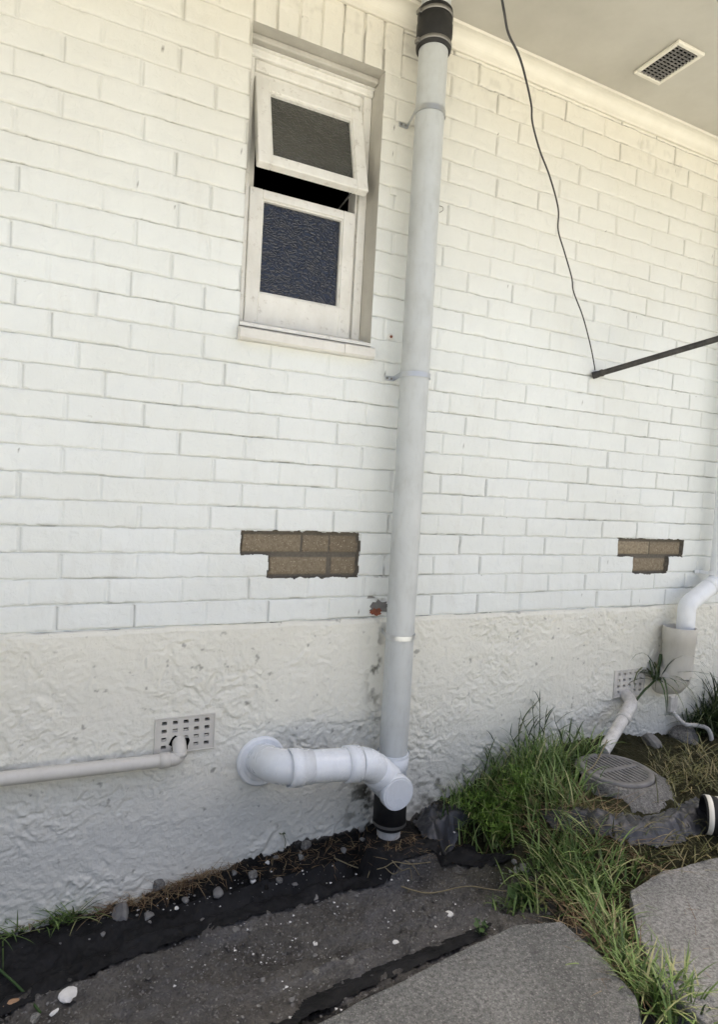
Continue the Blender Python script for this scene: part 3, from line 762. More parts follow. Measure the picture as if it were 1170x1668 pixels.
# three strap brackets
for (bx, by), (lx, ly) in (((697, 178), (655, 210)), ((676, 611), (632, 622)), ((652, 1033), (613, 1022))):
    z = zpx(bx, by+ (8 if by < 300 else 2)); hb = .0095
    q = MB(); Rs = R+.0026; n = 40; ring = []
    a0, a1 = math.radians(205), math.radians(-35+0)   # around the front from the left wall side to the right
    angs = np.linspace(math.radians(150), math.radians(150)+math.radians(250), n)
    path = [(SX+Rs*math.cos(a), PY0-Rs*math.sin(a)*-1) for a in []]
    path = []
    L = on(lx, ly, y=0); Lx = float(L[0])
    path.append((Lx-.016, -.0035)); path.append((Lx+.018, -.0035)); path.append((Lx+.022, -.006))
    for a in np.linspace(math.radians(172), math.radians(172+205), n): path.append((SX+Rs*math.cos(a), PY0+Rs*math.sin(a)))
    path.append((SX+Rs+.001, PY0+.03)); path.append((SX+Rs+.002, -.0035))
    vs = []; fs = []
    th = .0016
    for i, p in enumerate(path):
        pr = np.array(path[max(i-1, 0)]); nx = np.array(path[min(i+1, len(path)-1)]); t_ = nx-pr; t_ /= np.linalg.norm(t_); nr = np.array([t_[1], -t_[0]])
        for sgn, dz in ((1, -hb), (1, hb), (0, hb), (0, -hb)):
            pp = np.array(p)+nr*th*sgn; vs.append((pp[0], pp[1], z+dz))
    for i in range(len(path)-1):
        for k in range(4): fs.append((i*4+k, i*4+(k+1) % 4, (i+1)*4+(k+1) % 4, (i+1)*4+k))
    fs += [(0, 1, 2, 3), tuple((len(path)-1)*4+k for k in (3, 2, 1, 0))]
    q.add(vs, fs, False); br = q.build('pipe_bracket', M['zinc'], stack)
    for sx in (Lx-.006, Lx+.013):
        s = MB(); s.tube([(sx, -.0045, z), (sx, -.0085, z), (sx, -.0092, z)], [.0045, .0042, .002], 12); s.build('screw', M['dull'], br)
# junction at the foot
JZ = zpx(645, 1290); J0 = (SX, PY0)
q = MB(); Rj = .0635
q.tube([(SX, PY0, zs0+.004), (SX, PY0, zs0+.002), (SX, PY0, zs0-.052), (SX, PY0, zs0-.058), (SX, PY0, JZ-.10)], [R+.001, Rj, Rj, R+.002, R+.002], 48)
q.tube([(SX, PY0, zs0+.006), (SX, PY0, zs0-.004)], [Rj+.002, Rj+.002], 48, caps=False)
BY = -.235                                                # plane of the horizontal branch
capc = on(649, 1293, y=-.262); JZ = float(capc[2]); CX = float(capc[0])
q.tube([(CX, PY0+.02, JZ), (CX, -.225, JZ), (CX, -.232, JZ)], [R+.003, R+.003, Rj], 48)
q.build('junction', M['fit'], stack)
q = MB(); q.tube([(CX, -.232, JZ), (CX, -.233, JZ), (CX, -.259, JZ), (CX, -.264, JZ)], [Rj-.002, Rj+.002, Rj+.002, Rj-.001], 48)
q.tube([(CX, -.2635, JZ), (CX, -.2655, JZ)], [Rj-.008, Rj-.009], 48)
q.build('access_cap', M['fit'], stack)
# the branch: wall elbow, straight length, 45 degree bend into the junction
e0 = on(423, 1236, y=0); EX, EZ = float(e0[0]), float(e0[2])
b0 = on(470, 1251, y=BY); b1_ = on(590, 1243, y=BY)
slope_ = (b1_[2]-b0[2])/(b1_[0]-b0[0])
def bp(x): return np.array([x, BY, b0[2]+slope_*(x-b0[0])])
EXp = EX-.004
corner = np.array([EXp+.002, BY, bp(EXp)[2]+.0])
ZB = float(corner[2])
start = np.array([EXp, .01, EZ])
bend = np.array([float(on(598, 1242, y=BY)[0]), BY, 0]); bend[2] = bp(bend[0])[2]
xs1 = float(on(490, 1250, y=BY)[0]); xs0 = float(on(470, 1250, y=BY)[0]); xs2 = float(on(562, 1245, y=BY)[0]); xs3 = float(on(583, 1243, y=BY)[0])
elb = fillet([start, corner, bp(xs0)], .115, 22)
q = MB(); q.tube(elb, R+.003, 40, caps=False)
q.tube([bp(xs0-.002), bp(xs0), bp(xs1), bp(xs1+.001)], [R+.003, Rj+.001, Rj+.001, R], 40, caps=False)
q.build('wall_elbow', M['fit'], stack)
q = MB(); q.tube([bp(xs1-.01), bp(xs2+.01)], R, 40, caps=False); q.build('branch_pipe', M['fit'], stack)
q = MB(); q.tube([bp(xs2-.001), bp(xs2), bp(xs3), bp(xs3+.002)], [R, Rj+.001, Rj+.001, R+.003], 40, caps=False)
endp = np.array([CX-.005, -.185, JZ+.018])
q.tube(fillet([bp(xs3), bend, endp], .045, 12), R+.002, 40, caps=False)
dv = (endp-bend)/np.linalg.norm(endp-bend); ca = bend+dv*.055; q.tube([ca, ca+dv*.002, endp], [R+.002, R+.0045, R+.0045], 40, caps=False)
q.build('branch_bend', M['fit'], stack)
q = MB(); Rf = .093
q.tube([(EX, -.012, EZ), (EX, -.026, EZ), (EX, -.030, EZ)], [Rf, Rf, Rf-.007], 56); q.tube([(EX, -.030, EZ), (EX, -.034, EZ)], [R+.016, R+.008], 48)
q.build('wall_flange', M['white'], stack)
# rubber coupling and stub below
zl = zpx(642, 1322); z2 = zpx(643, 1341); z3 = -1.0
q = MB(); q.tube([(SX, PY0, JZ-.045), (SX, PY0, JZ-.05), (SX, PY0, z2+.012), (SX, PY0, z2+.010)], [Rr-.004, Rr, Rr, Rr-.004], 40)
q.tube([(SX, PY0, z2+.012), (SX, PY0, z2-.004)], [Rr-.007, Rr-.007], 40); rc2 = q.build('rubber_coupling', M['rubber'], stack)
q = MB(); q.tube([(SX, PY0, z2+.012), (SX, PY0, z2+.024)], [Rr+.002, Rr+.002], 40, caps=False); q.build('clamp_band', M['dull'], rc2)
q = MB(); q.tube([(SX, PY0, z2+.01), (SX, PY0, z3)], .047, 36); q.build('ground_stub', M['dirtyw'], stack)

# ------------------------------------------------------------------ small waste pipe on the left
wy = -.050; r1 = .0225
ws = on(-60, 1274, y=wy); wa = on(0, 1269, y=wy); wb = on(262, 1239, y=wy); sl_ = (wb[2]-wa[2])/(wb[0]-wa[0])
def wp(x): return np.array([x, wy, wb[2]+sl_*(x-wb[0])])
waste = empty('waste_pipe', tuple(wp(.2)), 'thin cream waste pipe running level from the left edge into the left vent brick', 'pipe')
hole_ = on(291, 1213, y=-.01)
q = MB(); q.tube([wp(-5), wp(-1), wp(wb[0])], r1, 28); q.build('pipe_length', M['cream'], waste)
q = MB(); q.tube(fillet([wp(wb[0]-.002), wp(hole_[0]-.004), (hole_[0]-.002, wy+.005, wp(.5)[2]+.030), (hole_[0], .0, hole_[2]+.016)], .024, 8), r1+.0015, 28); q.build('elbow', M['cream'], waste)
q = MB(); q.tube([wp(wb[0]-.006), wp(wb[0]-.005), wp(wb[0]+.028), wp(wb[0]+.029)], [r1, r1+.004, r1+.004, r1], 28); q.build('joint_collar', M['cream'], waste)
# dark broken hole round it
o = blob(hole_[0]+.001, hole_[2]+.006, .034, .030, -.0172, .001, 12); o.build('broken_hole', M['black'], o1)

# ------------------------------------------------------------------ right waste pipe into the gully
g0 = on(1022, 1134, y=-.02); g1 = on(1030, 1148, y=-.085); g2 = on(983, 1225, y=-.24)
wr = empty('waste_pipe', tuple(g1), 'short stained white waste pipe slanting from the right vent brick down to the gully grate', 'pipe')
q = MB(); q.tube(fillet([g0+np.array([0, .02, .01]), g1+np.array([.0, .0, .012]), g1*.75+g2*.25], .035, 8), .031, 24); q.build('elbow', M['dirtyw'], wr)
q = MB(); q.tube([g1*.80+g2*.20, g1*.5+g2*.5, g2], .0275, 24); q.build('pipe_length', M['dirtyw'], wr)
q = MB(); q.tube([g1*.74+g2*.26, g1*.735+g2*.265, g1*.66+g2*.34, g1*.655+g2*.345], [.028, .0325, .0325, .028], 24); q.build('joint_collar', M['dirtyw'], wr)

# ------------------------------------------------------------------ gully
GZT = -.600; gc = on(1004, 1252, z=GZT); gul = empty('drain_gully', (gc[0], gc[1], GZT-.06), 'grey round gully grate with long slots set in a rough cement hob among the weeds', 'drain')
grr = .150
q = MB(); n = 56
def ringp(r, z, wob=0, sq=0):
    out = []
    for i in range(n):
        a = 2*math.pi*i/n; rr = r
        if sq: rr = r*(1+sq*(abs(math.cos(2*a+.4))**2)*.14)*(1+.05*math.sin(3*a+1))
        rr += wob*(vn(math.cos(a)*3+9, math.sin(a)*3+9, 5)-.5)
        out.append((gc[0]+.015*(1 if sq else 0)+rr*math.cos(a), gc[1]-.045*(1 if sq else 0)*1+rr*math.sin(a)*(1.15 if sq else 1), z))
    return out
def hobring(r, z):
    out = []
    for i in range(n):
        a = 2*math.pi*i/n; c_, s_ = math.cos(a), math.sin(a)
        k = .80/max(abs(math.cos(a-.30)), abs(math.cos(a-.30-math.pi/3)), abs(math.cos(a-.30+math.pi/3)), .80)   # blunt six-sided block
        rr_ = r*(k+.06)*(1+.03*(vn(c_*4+9, s_*4+9, 5)-.5))
        out.append((gc[0]+.02+rr_*c_, gc[1]-.035+rr_*s_*(1.22 if s_ < 0 else .85), z-.03*max(0, -s_)*(r > .18)))
    return out
rings = [hobring(.235, GZT-.19), hobring(.225, GZT-.10), hobring(.212, GZT-.060), hobring(.198, GZT-.035), ringp(.166, GZT-.010), ringp(.156, GZT-.008), ringp(.154, GZT-.022), ringp(.02, GZT-.10)]
q.add([p for r in rings for p in r], [(i*n+k, i*n+(k+1) % n, (i+1)*n+(k+1) % n, (i+1)*n+k) for i in range(len(rings)-1) for k in range(n)], True)
q.build('cement_hob', M['gully'], gul)
# grate: bars along y cut to a disc, a rim and a middle bar
q = MB(); z1 = GZT; nb = 13; pitch = 2*(grr-.012)/nb
for i in range(nb+1):
    x = -grr+.012+i*pitch; hl = math.sqrt(max(grr**2-x*x, 0))-.006
    if hl > .02: q.box((gc[0]+x-.0062, gc[1]-hl, z1-.012), (gc[0]+x+.0062, gc[1]+hl, z1), .002)
q.box((gc[0]-grr+.01, gc[1]-.012, z1-.011), (gc[0]+grr-.01, gc[1]+.012, z1+.0008), .002)
n = 64; vs = []
for rr, z in ((grr, z1-.014), (grr, z1), (grr-.004, z1+.002), (grr-.024, z1+.002), (grr-.026, z1-.012)):
    for i in range(n): a = 2*math.pi*i/n; vs.append((gc[0]+rr*math.cos(a), gc[1]+rr*math.sin(a), z))
q.add(vs, [(i*n+k, i*n+(k+1) % n, (i+1)*n+(k+1) % n, (i+1)*n+k) for i in range(4) for k in range(n)], True)
q.build('grate', M['grate'], gul)
q = MB(); q.tube([(gc[0], gc[1], z1-.05), (gc[0], gc[1], z1-.049)], .15, 32); q.build('drain_shaft', M['black'], gul)

# ------------------------------------------------------------------ white downpipe at the right edge, and its grey socket
dy = -.095; k0 = on(1118, 1012, y=dy); k1 = on(1124, 985, y=dy); k2 = on(1180, 950, y=dy+.01); R2 = .044
dp = empty('downpipe', (float(k2[0])+.02, dy, 0.1), 'white downpipe at the right edge whose lower end cranks left into a grey socket', 'pipe')
top = on(1187, 600, y=dy+.01); DX = float(on(1180, 900, y=dy+.01)[0])-.03
kb = np.array([DX, dy+.01, float(on(1178, 945, y=dy+.01)[2])])
q = MB(); q.tube([kb+np.array([0, 0, .0]), (DX, dy+.01, 2.42)], R2-.003, 32); q.build('pipe_length', M['white'], dp)
k1b = np.array([k0[0], dy, k1[2]])
q = MB(); q.tube(fillet([kb+np.array([0, 0, .05]), kb, k1b, (k0[0], dy, k0[2]-.06)], .03, 8), R2, 32); q.build('cranked_bend', M['white'], dp)
u_ = (k1b-kb)/np.linalg.norm(k1b-kb)
q = MB(); q.tube([kb+u_*.045, kb+u_*.046, kb+u_*.085, kb+u_*.086], [R2, R2+.003, R2+.003, R2], 32, caps=False); q.build('joint_collar', M['white'], dp)
bz = float(on(1150, 935, y=dy)[2])
q = MB(); q.tube([(DX, dy+.01, bz-.009), (DX, dy+.01, bz+.009)], R2+.001, 32, caps=False); q.box((DX-R2-.04, -.01, bz-.009), (DX-R2+.03, -.004, bz+.009), .001); q.box((DX-R2-.004, dy+.01, bz-.009), (DX-R2+.002, -.004, bz+.009), .0005); q.build('pipe_bracket', M['white'], dp)
sc = on(1109, 1018, y=-.1); sx_ = float(sc[0])+.0; sz1 = float(on(1109, 1021, y=-.1)[2]); sz0 = float(on(1109, 1092, y=-.06)[2])
sk = empty('drain_socket', (sx_, -.1, sz0), 'wide grey socket pipe under the white downpipe, its flared foot against the wall', 'pipe')
q = MB(); q.tube([(sx_, -.1, sz1), (sx_, -.1, sz1-.075), (sx_, -.1, sz1-.078), (sx_, -.098, sz0+.02), (sx_, -.095, sz0)], [.080, .080, .076, .075, .075], 44, caps=False)
q.tube([(sx_, -.1, sz1-.001), (sx_, -.1, sz1-.05), (sx_, -.1, sz1-.051)], [.073, .072, .0], 44, caps=False)
vs = []; n = 44
for i in range(n): a = 2*math.pi*i/n; vs.append((sx_+.080*math.cos(a), -.1+.080*math.sin(a), sz1))
for i in range(n): a = 2*math.pi*i/n; vs.append((sx_+.073*math.cos(a), -.1+.073*math.sin(a), sz1-.001))
q.add(vs, [(k, (k+1) % n, n+(k+1) % n, n+k) for k in range(n)], True)
q.build('socket_pipe', M['cream'], sk)
q = MB(); q.tube([(sx_, -.095, sz0+.012), (sx_+.0, -.09, sz0), (sx_+.0, -.065, sz0-.030), (sx_, -.02, sz0-.052), (sx_, .0, sz0-.055)], [.076, .082, .086, .080, .075], 40); q.build('flared_foot', M['cream'], sk)

# ------------------------------------------------------------------ rod, cable, wall plugs
r0 = on(966, 612, y=-.004); r1v = on(1170, 552, y=-.42)
dv = (r1v-r0); r2v = r0+dv*2.4
rod = empty('iron_bar', tuple(r0), 'dark iron bar fixed in the brick wall and running out past the right edge', 'bar')
q = MB(); q.tube([r0+dv*.02, r0+dv*.3, r2v], .0135, 20); q.build('bar_length', M['iron'], rod)
q = MB(); q.tube([r0, r0+dv*.03, r0+dv*.06, r0+dv*.085, r0+dv*.10], [.0165, .0175, .0150, .0175, .0140], 20); q.build('end_collar', M['iron'], rod)
# cable: from the bar end up and out towards the viewer
cps = [(970, 603, .0), (968, 590, .02), (962, 560, .05), (950, 515, .09), (935, 475, .13), (932, 452, .16), (920, 410, .20), (910, 375, .26), (910, 340, .31), (897, 290, .38), (880, 245, .44), (868, 200, .52), (866, 170, .57), (855, 120, .66), (845, 88, .72), (829, 55, .80), (822, 20, .88), (812, -40, 1.0), (800, -130, 1.15)]
pts = [on(a, b, y=-.02-.95*d) for a, b, d in cps]
cab = MB(); bz_ = bezier(pts, 8); cab.tube(bz_, np.linspace(.0026, .0036, len(bz_)), 10)
tag(cab.build('cable', M['cable']), 'thin dark kinked cable hanging from above down to the end of the iron bar', 'cable')
c = on(636, 549, y=0)
wpq = empty('wall_plug', (c[0], 0, c[2]), 'rusty round screw plug in the bricks between the window sill and the grey pipe', 'screw')
q = MB(); q.tube([(c[0], .0, c[2]), (c[0], -.006, c[2]), (c[0], -.007, c[2])], [.0135, .0125, .009], 18); q.build('plug', M['sill'], wpq)
q = MB(); q.tube([(c[0], -.004, c[2]), (c[0], -.011, c[2])], [.0065, .005], 12); q.build('screw_head', M['redb'], wpq)
c = on(641, 313, y=0); q = MB(); q.box((c[0]-.014, -.006, c[2]-.013), (c[0]+.014, .002, c[2]+.013), .003)
tag(q.build('filler_square', M['wall']), 'small square of painted filler in the wall left of the grey pipe', 'patch')
q = MB(); c = on(714, 340, y=0); q.tube(bezier([(c[0], 0, c[2]+.012), (c[0]+.010, -.016, c[2]+.004), (c[0]+.012, -.02, c[2]-.010), (c[0]+.001, -.012, c[2]-.020)], 6), .0016, 8)
tag(q.build('wire_hook', M['dull']), 'tiny bent wire hook in the wall just right of the grey pipe', 'hook')

# ------------------------------------------------------------------ right corner: hose, loose coupling, cement lump
hq = [on(1097, 1160, y=-.03), on(1104, 1168, y=-.05), on(1118, 1180, y=-.09), on(1140, 1182, y=-.13), on(1156, 1190, y=-.17), on(1162, 1215, y=-.19), on(1161, 1262, y=-.19)]
hs = empty('garden_conduit', tuple(hq[0]), 'small pale conduit curving from a little wall box to a green riser, far right', 'conduit')
q = MB(); q.tube(bezier(hq[:6], 8), .011, 14); q.build('hose', M['dirtyw'], hs)
q = MB(); q.tube([hq[5], hq[6]+np.array([0, 0, -.05])], .014, 16); q.build('riser', simple('green_plastic', (.12, .19, .16), (.20, .24, .21), 12, .5), hs)
q = MB(); q.tube([hq[5]+np.array([0, 0, .012]), hq[5]+np.array([0, 0, -.02])], .017, 16); q.build('joint_collar', M['dirtyw'], hs)
c = hq[0]; q = MB(); q.box((c[0]-.030, -.035, c[2]+.0), (c[0]+.030, -.004, c[2]+.085), .005); q.build('junction_box', M['dirtyw'], hs)

rc_c = on(1172, 1330, z=-.635); ax = np.array([.74, -.66, .0]); ax /= np.linalg.norm(ax)
rcz = empty('pipe_coupling', tuple(rc_c), 'loose black and cream banded pipe coupling with a white label at the right edge', 'coupling')
def cpt(t): return rc_c + ax*t
RC = .070
q = MB(); q.tube([cpt(-.055), cpt(-.053), cpt(.10), cpt(.102)], [RC-.007, RC-.002, RC-.002, RC-.006], 40, caps=False); q.tube([cpt(-.055), cpt(.102)], [RC-.009, RC-.009], 40, caps=False)
q.tube([cpt(.05), cpt(.051)], [RC-.009, .001], 40, caps=False); cbody = q.build('rubber_sleeve', M['rubber'], rcz)
for a, b in ((-.048, -.030), (-.008, .055), (.065, .085)):
    q = MB(); q.tube([cpt(a), cpt(a+.001), cpt(b-.001), cpt(b)], [RC-.002, RC, RC, RC-.002], 40, caps=False); q.build('cream_band', M['cornice'], rcz)
side = np.cross(ax, [0, 0, 1]); q = MB(); vs = []
for i, a in enumerate(np.linspace(.15, 1.25, 8)):
    for t_ in (-.004, .052): vs.append(tuple(cpt(t_)+(side*math.cos(a)*(1 if side[1] < 0 else -1)+np.array([0, 0, 1])*math.sin(a))*(RC+.0012)))
q.add(vs, [(2*i, 2*i+1, 2*i+3, 2*i+2) for i in range(7)], True); q.build('paper_label', M['chip'], rcz)

# ------------------------------------------------------------------ rocks
def rockmesh(q, c, s, seed, rx=1., rz=.6, flat=0, rot=None):
    rr = random.Random(seed); bm = bmesh.new(); bmesh.ops.create_icosphere(bm, subdivisions=2, radius=1)
    a = rr.uniform(0, 6.28); ca, sa = math.cos(a), math.sin(a); planes = []
    for _ in range(7):
        v = Vector((rr.gauss(0, 1), rr.gauss(0, 1), rr.gauss(0, 1))).normalized(); planes.append((v, rr.uniform(.42, .8)))
    vs = []
    for v in bm.verts:
        p = v.co.copy()
        for nrm, d in planes:
            e = p.dot(nrm)-d
            if e > 0: p -= nrm*e*.9
        p *= 1+rr.uniform(-.04, .04); x, y, z = p.x*s*rx, p.y*s, p.z*s*rz
        vs.append((c[0]+x*ca-y*sa, c[1]+x*sa+y*ca, c[2]+z))
    bm.faces.ensure_lookup_table(); fs = [tuple(v.index for v in f.verts) for f in bm.faces]; bm.free()
    q.add(vs, fs, False)
def inband(c): return 1.0 if -c[1] < np.interp(c[0], LEX, LEY)+.02 and c[0] < 1.7 and -c[1] > .06 else 0.0
def rock(px, py, s, mat, lab, seed, rx=1., rz=.6, name='stone', group=None, up=.3):
    c = hit(px, py); c = c+np.array([0, 0, s*rz*up+.012*inband(c)]); q = MB(); rockmesh(q, c, s, seed, rx, rz)
    o = q.build(name, mat, None, tuple(c)); tag(o, lab, {'stone': 'stone', 'paint_flake': 'debris', 'brick_piece': 'rubble', 'concrete_lump': 'rubble', 'timber_block': 'wood'}.get(name, 'stone'), group)
    return o
rock(198, 1492, .042, M['stone'], 'largest smooth grey stone lying on the black soil near the left end of the wall', 1, .9, .75)
rock(240, 1503, .022, M['stone'], 'small dark grey stone just right of the largest smooth stone', 2)
rock(256, 1450, .030, M['gully'], 'upright flat grey chunk leaning in the dry grass against the wall', 3, .7, 1.1, 'concrete_lump')
rock(353, 1462, .026, M['stone'], 'flat grey stone on the ledge below the middle of the left render', 4, 1.2, .5)
rock(410, 1432, .024, M['gully'], 'pale broken cement lump on the ledge with a white flake under it', 5, 1, .7, 'concrete_lump')
rock(411, 1444, .014, M['chip'], 'white flake under the pale broken cement lump', 6, 1.2, .5, 'paint_flake')
rock(380, 1423, .014, M['stone'], 'little brown-grey stone on the ledge left of the pale cement lump', 7)
rock(497, 1380, .027, M['gully'], 'pale angular stone close to the wall under the white branch pipe', 8, 1, .8)
rock(490, 1403, .026, M['conc2'], 'long pale cement sliver below the angular stone at the wall', 9, .5, .5, 'concrete_lump')
rock(488, 1390, .012, M['stone'], 'round pebble between the angular stone and the pale sliver', 10)
rock(287, 1487, .009, M['chip'], 'bright white paint flake in the middle of the black soil, right one of a pair', 11, 1, .5, 'paint_flake')
rock(260, 1500, .008, M['chip'], 'bright white paint flake in the black soil, left one of a pair', 12, .7, .5, 'paint_flake')
rock(512, 1463, .026, M['stone'], 'dark rounded stone half sunk in the black soil below the branch pipe', 13, 1.3, .5)
rock(15, 1640, .030, M['terra'], 'orange-brown brick piece in the bottom left corner', 14, 1, .7, 'brick_piece')
rock(112, 1622, .028, M['chip'], 'largest white plaster flake near the bottom left corner', 15, 1.1, .4, 'paint_flake')
rock(88, 1650, .016, M['chip'], 'pointed white flake beside the largest plaster flake', 16, .5, .4, 'paint_flake')
rock(55, 1662, .018, M['conc2'], 'pale pebble at the bottom edge near the left corner', 17)
rock(385, 1518, .016, M['stone'], 'grey pebble at the lower rim of the black soil', 18)
rock(410, 1515, .012, M['stone'], 'smaller grey pebble right beside the pebble at the rim of the black soil', 19)
rock(516, 1585, .022, M['gully'], 'arrow-shaped flat stone on the bare grey soil near the slab edge', 20, .6, .4)
rock(546, 1568, .016, M['gully'], 'oval flat stone right of the arrow-shaped stone', 21, 1, .4)
rock(514, 1538, .013, M['chip'], 'white chip above the arrow-shaped stone', 22, .7, .4, 'paint_flake')
rock(843, 1420, .020, M['gully'], 'greenish-grey pebble, left one of three at the edge of the grass', 23)
rock(856, 1416, .024, M['gully'], 'greenish-grey pebble, right one of three at the edge of the grass', 24)
rock(838, 1406, .016, M['stone'], 'greenish-grey pebble, topmost of three at the edge of the grass', 25)
rock(733, 1490, .014, M['chip'], 'white broken chip in the soil above the black edging strip', 26, 1.3, .4, 'paint_flake')
rock(645, 1537, .013, M['chip'], 'pale chip close to the black edging strip', 27, .8, .6, 'paint_flake')
rock(572, 1570, .020, M['gully'], 'pale lump at the left end of the black edging strip', 28, 1, .6)
rock(596, 1482, .010, M['chip'], 'narrow white chip on the grey soil in the middle', 29, .5, .6, 'paint_flake')
rock(1063, 1215, .060, M['stone'], 'rounded grey rock at the wall right of the gully grate', 30, 1.1, .8)
rock(1118, 1205, .085, M['gully'], 'rough pale cement lump at the wall beneath the curved conduit', 31, 1.0, .8, 'concrete_lump')
rock(1160, 1190, .055, M['gully'], 'cement lump at the right edge next to the green riser', 32, 1.0, .7, 'concrete_lump')
rock(740, 1362, .010, M['chip'], 'pale crumb on the black soil right of the crumpled sheet', 33, 1, .6, 'paint_flake')
for i, (px, py, s_, mt, lb) in enumerate((
    (300, 1475, .015, 'stone', 'small angular stone on the black membrane right of the white flake pair'), (330, 1505, .010, 'stone', 'tiny stone low on the black membrane, below the flat grey stone'),
    (165, 1530, .013, 'stone', 'small stone on the black membrane below the green tuft'), (455, 1440, .015, 'gully', 'pale little stone on the membrane right of the pale cement lump'),
    (480, 1448, .012, 'stone', 'dark little stone on the membrane between the pale stone and the sunken one'), (560, 1392, .016, 'stone', 'grey stone at the wall edge left of the pipe foot'),
    (590, 1375, .012, 'gully', 'pale pebble just left of the pipe foot'), (450, 1398, .013, 'stone', 'brown pebble on the ledge under the branch elbow'),
    (435, 1412, .010, 'chip', 'white crumb on the ledge right of the pale cement lump'), (80, 1560, .014, 'stone', 'dark stone on the membrane near the left edge'))):
    rock(px, py, s_, M[mt], lb, 400+i, 1.1, .7)
# gravel: countless crumbs
q = MB(); rr = random.Random(5)
for i in range(1500):
    px, py = rr.uniform(0, 900), rr.uniform(1400, 1668)
    if py < 1400+ (900-px)*.12-20 or px > 560+ (1668-py)*2.1: continue
    c = hit(px, py); s = .0014+.0040*rr.random()**3
    if -c[1] < np.interp(c[0], _lp[:, 0], -_lp[:, 1]) and rr.random() < .45: continue
    if rr.random() < .02: s = .009
    c = c+np.array([0, 0, .014*inband(c)])
    rockmesh(q, c+np.array([0, 0, s*.3]), s, i, 1, .6) if s > .0045 else q.add([(c[0]+s*a, c[1]+s*b, c[2]+s*h) for a, b, h in ((1, .2, 0), (-.4, 1, 0), (-.8, -.7, 0), (.1, 0, .9), (.6, -.8, .2))], [(0, 1, 3), (1, 2, 3), (2, 4, 3), (4, 0, 3)], False)
tag(q.build('gravel', M['stone']), 'fine grey grit scattered over the soil', 'gravel', kind='stuff')
q = MB()
for i in range(330):
    px, py = rr.gauss(470, 200), rr.gauss(1520, 70)
    if not (0 < px < 900 and 1385 < py < 1668) or px > 560+(1668-py)*2.1 or py < 1500-px*.18: continue
    c = hit(px, py); s = .0015+.004*rr.random()**3; c = c+np.array([0, 0, .014*inband(c)])
    q.add([(c[0]+s*a*rr.uniform(.6, 1.5), c[1]+s*b, c[2]+.001+s*h) for a, b, h in ((1, .2, 0), (-.4, 1, .3), (-.8, -.7, 0), (.1, 0, .8), (.6, -.8, .2))], [(0, 1, 3), (1, 2, 3), (2, 4, 3), (4, 0, 3)], False)
tag(q.build('paint_crumbs', M['chip']), 'tiny white paint crumbs scattered over the dark soil', 'debris', kind='stuff')

q = MB(); rr = random.Random(77)
for i in range(300):
    px = rr.uniform(-20, 900); t_ = rr.random(); py = (1520-px*.19)+t_*150
    if py > 1670 or px > 560+(1668-py)*2.1-20: continue
    c = hit(px, py); s_ = .003+.009*rr.random()**2.6
    if -c[1] < np.interp(c[0], _lp[:, 0], -_lp[:, 1]): continue
    rockmesh(q, c+np.array([0, 0, s_*.1]), s_, i+900, rr.uniform(.8, 1.5), .7)
tag(q.build('soil_clods', M['soil']), 'lumps of dark soil lying in the trench', 'soil', kind='stuff')
# black edging strip along the slab
# crumpled black plastic sheets
def sheet(name, outline, mat, lab, seed, lift=.03, amp=.03, cell=.012):
    P = [hit(*p) for p in outline]; P2 = np.array([p[:2] for p in P])
    lo, hi = P2.min(0)-.01, P2.max(0)+.01
    xs_ = np.arange(lo[0], hi[0], cell); ys_ = np.arange(lo[1], hi[1], cell); Xg, Yg = np.meshgrid(xs_, ys_)
    ins = np.zeros(Xg.shape, bool); n = len(P2); dmin = np.full(Xg.shape, 9.)
    for i in range(n):
        (x1, y1), (x2, y2) = P2[i], P2[(i+1) % n]
        c_ = ((y1 > Yg) != (y2 > Yg)) & (Xg < (x2-x1)*(Yg-y1)/(y2-y1+1e-9)+x1); ins ^= c_
        tt = np.clip(((Xg-x1)*(x2-x1)+(Yg-y1)*(y2-y1))/((x2-x1)**2+(y2-y1)**2), 0, 1); dmin = np.minimum(dmin, np.hypot(Xg-x1-tt*(x2-x1), Yg-y1-tt*(y2-y1)))
    rg = 1-np.abs(fbm(Xg*16, Yg*22, seed, 3)-.5)*4
    rg2 = 1-np.abs(fbm(Xg*38, Yg*30, seed+3, 3)-.5)*4
    Zg = Gz(Xg, Yg, False)+.006+lift*np.clip(dmin/.06, 0, 1)+amp*.6*rg*np.clip(dmin/.04, .2, 1)+amp*.3*rg2
    kp = q4(ins)
    o = grid_mesh(name, Xg, Yg, Zg, mat, kp)
    return tag(o, lab, 'plastic sheet')
sheet('weed_membrane', [(-60, 1560), (0, 1540), (150, 1508), (300, 1478), (420, 1447), (560, 1412), (640, 1390), (760, 1378), (838, 1384), (832, 1402), (740, 1408), (650, 1416), (560, 1456), (420, 1494), (300, 1534), (200, 1568), (110, 1608), (0, 1660), (-60, 1700)], M['memb'], 'long rumpled black membrane lying in the trench from the left edge to the pipe foot', 331, .006, .020, .006)
sheet('edging_strip', [(430, 1690), (500, 1634), (560, 1604), (664, 1562), (768, 1521), (800, 1508), (790, 1524), (768, 1538), (664, 1586), (560, 1630), (480, 1676)], M['memb'], 'black membrane edge poking up along the near concrete slab', 341, .006, .014, .006)
sheet('plastic_sheet', [(675, 1345), (690, 1325), (735, 1318), (770, 1340), (748, 1358), (712, 1376), (690, 1368)], M['sheet'], 'crumpled black plastic sheet on the soil right of the foot of the grey pipe', 301, .035, .035, .008)
sheet('plastic_sheet', [(860, 1330), (900, 1326), (980, 1330), (1050, 1340), (1095, 1325), (1135, 1305), (1160, 1330), (1150, 1362), (1090, 1385), (1020, 1380), (960, 1365), (905, 1355)], M['sheet'], 'long crumpled black plastic sheet in the weeds between gully and right slab', 311, .022, .032, .008)

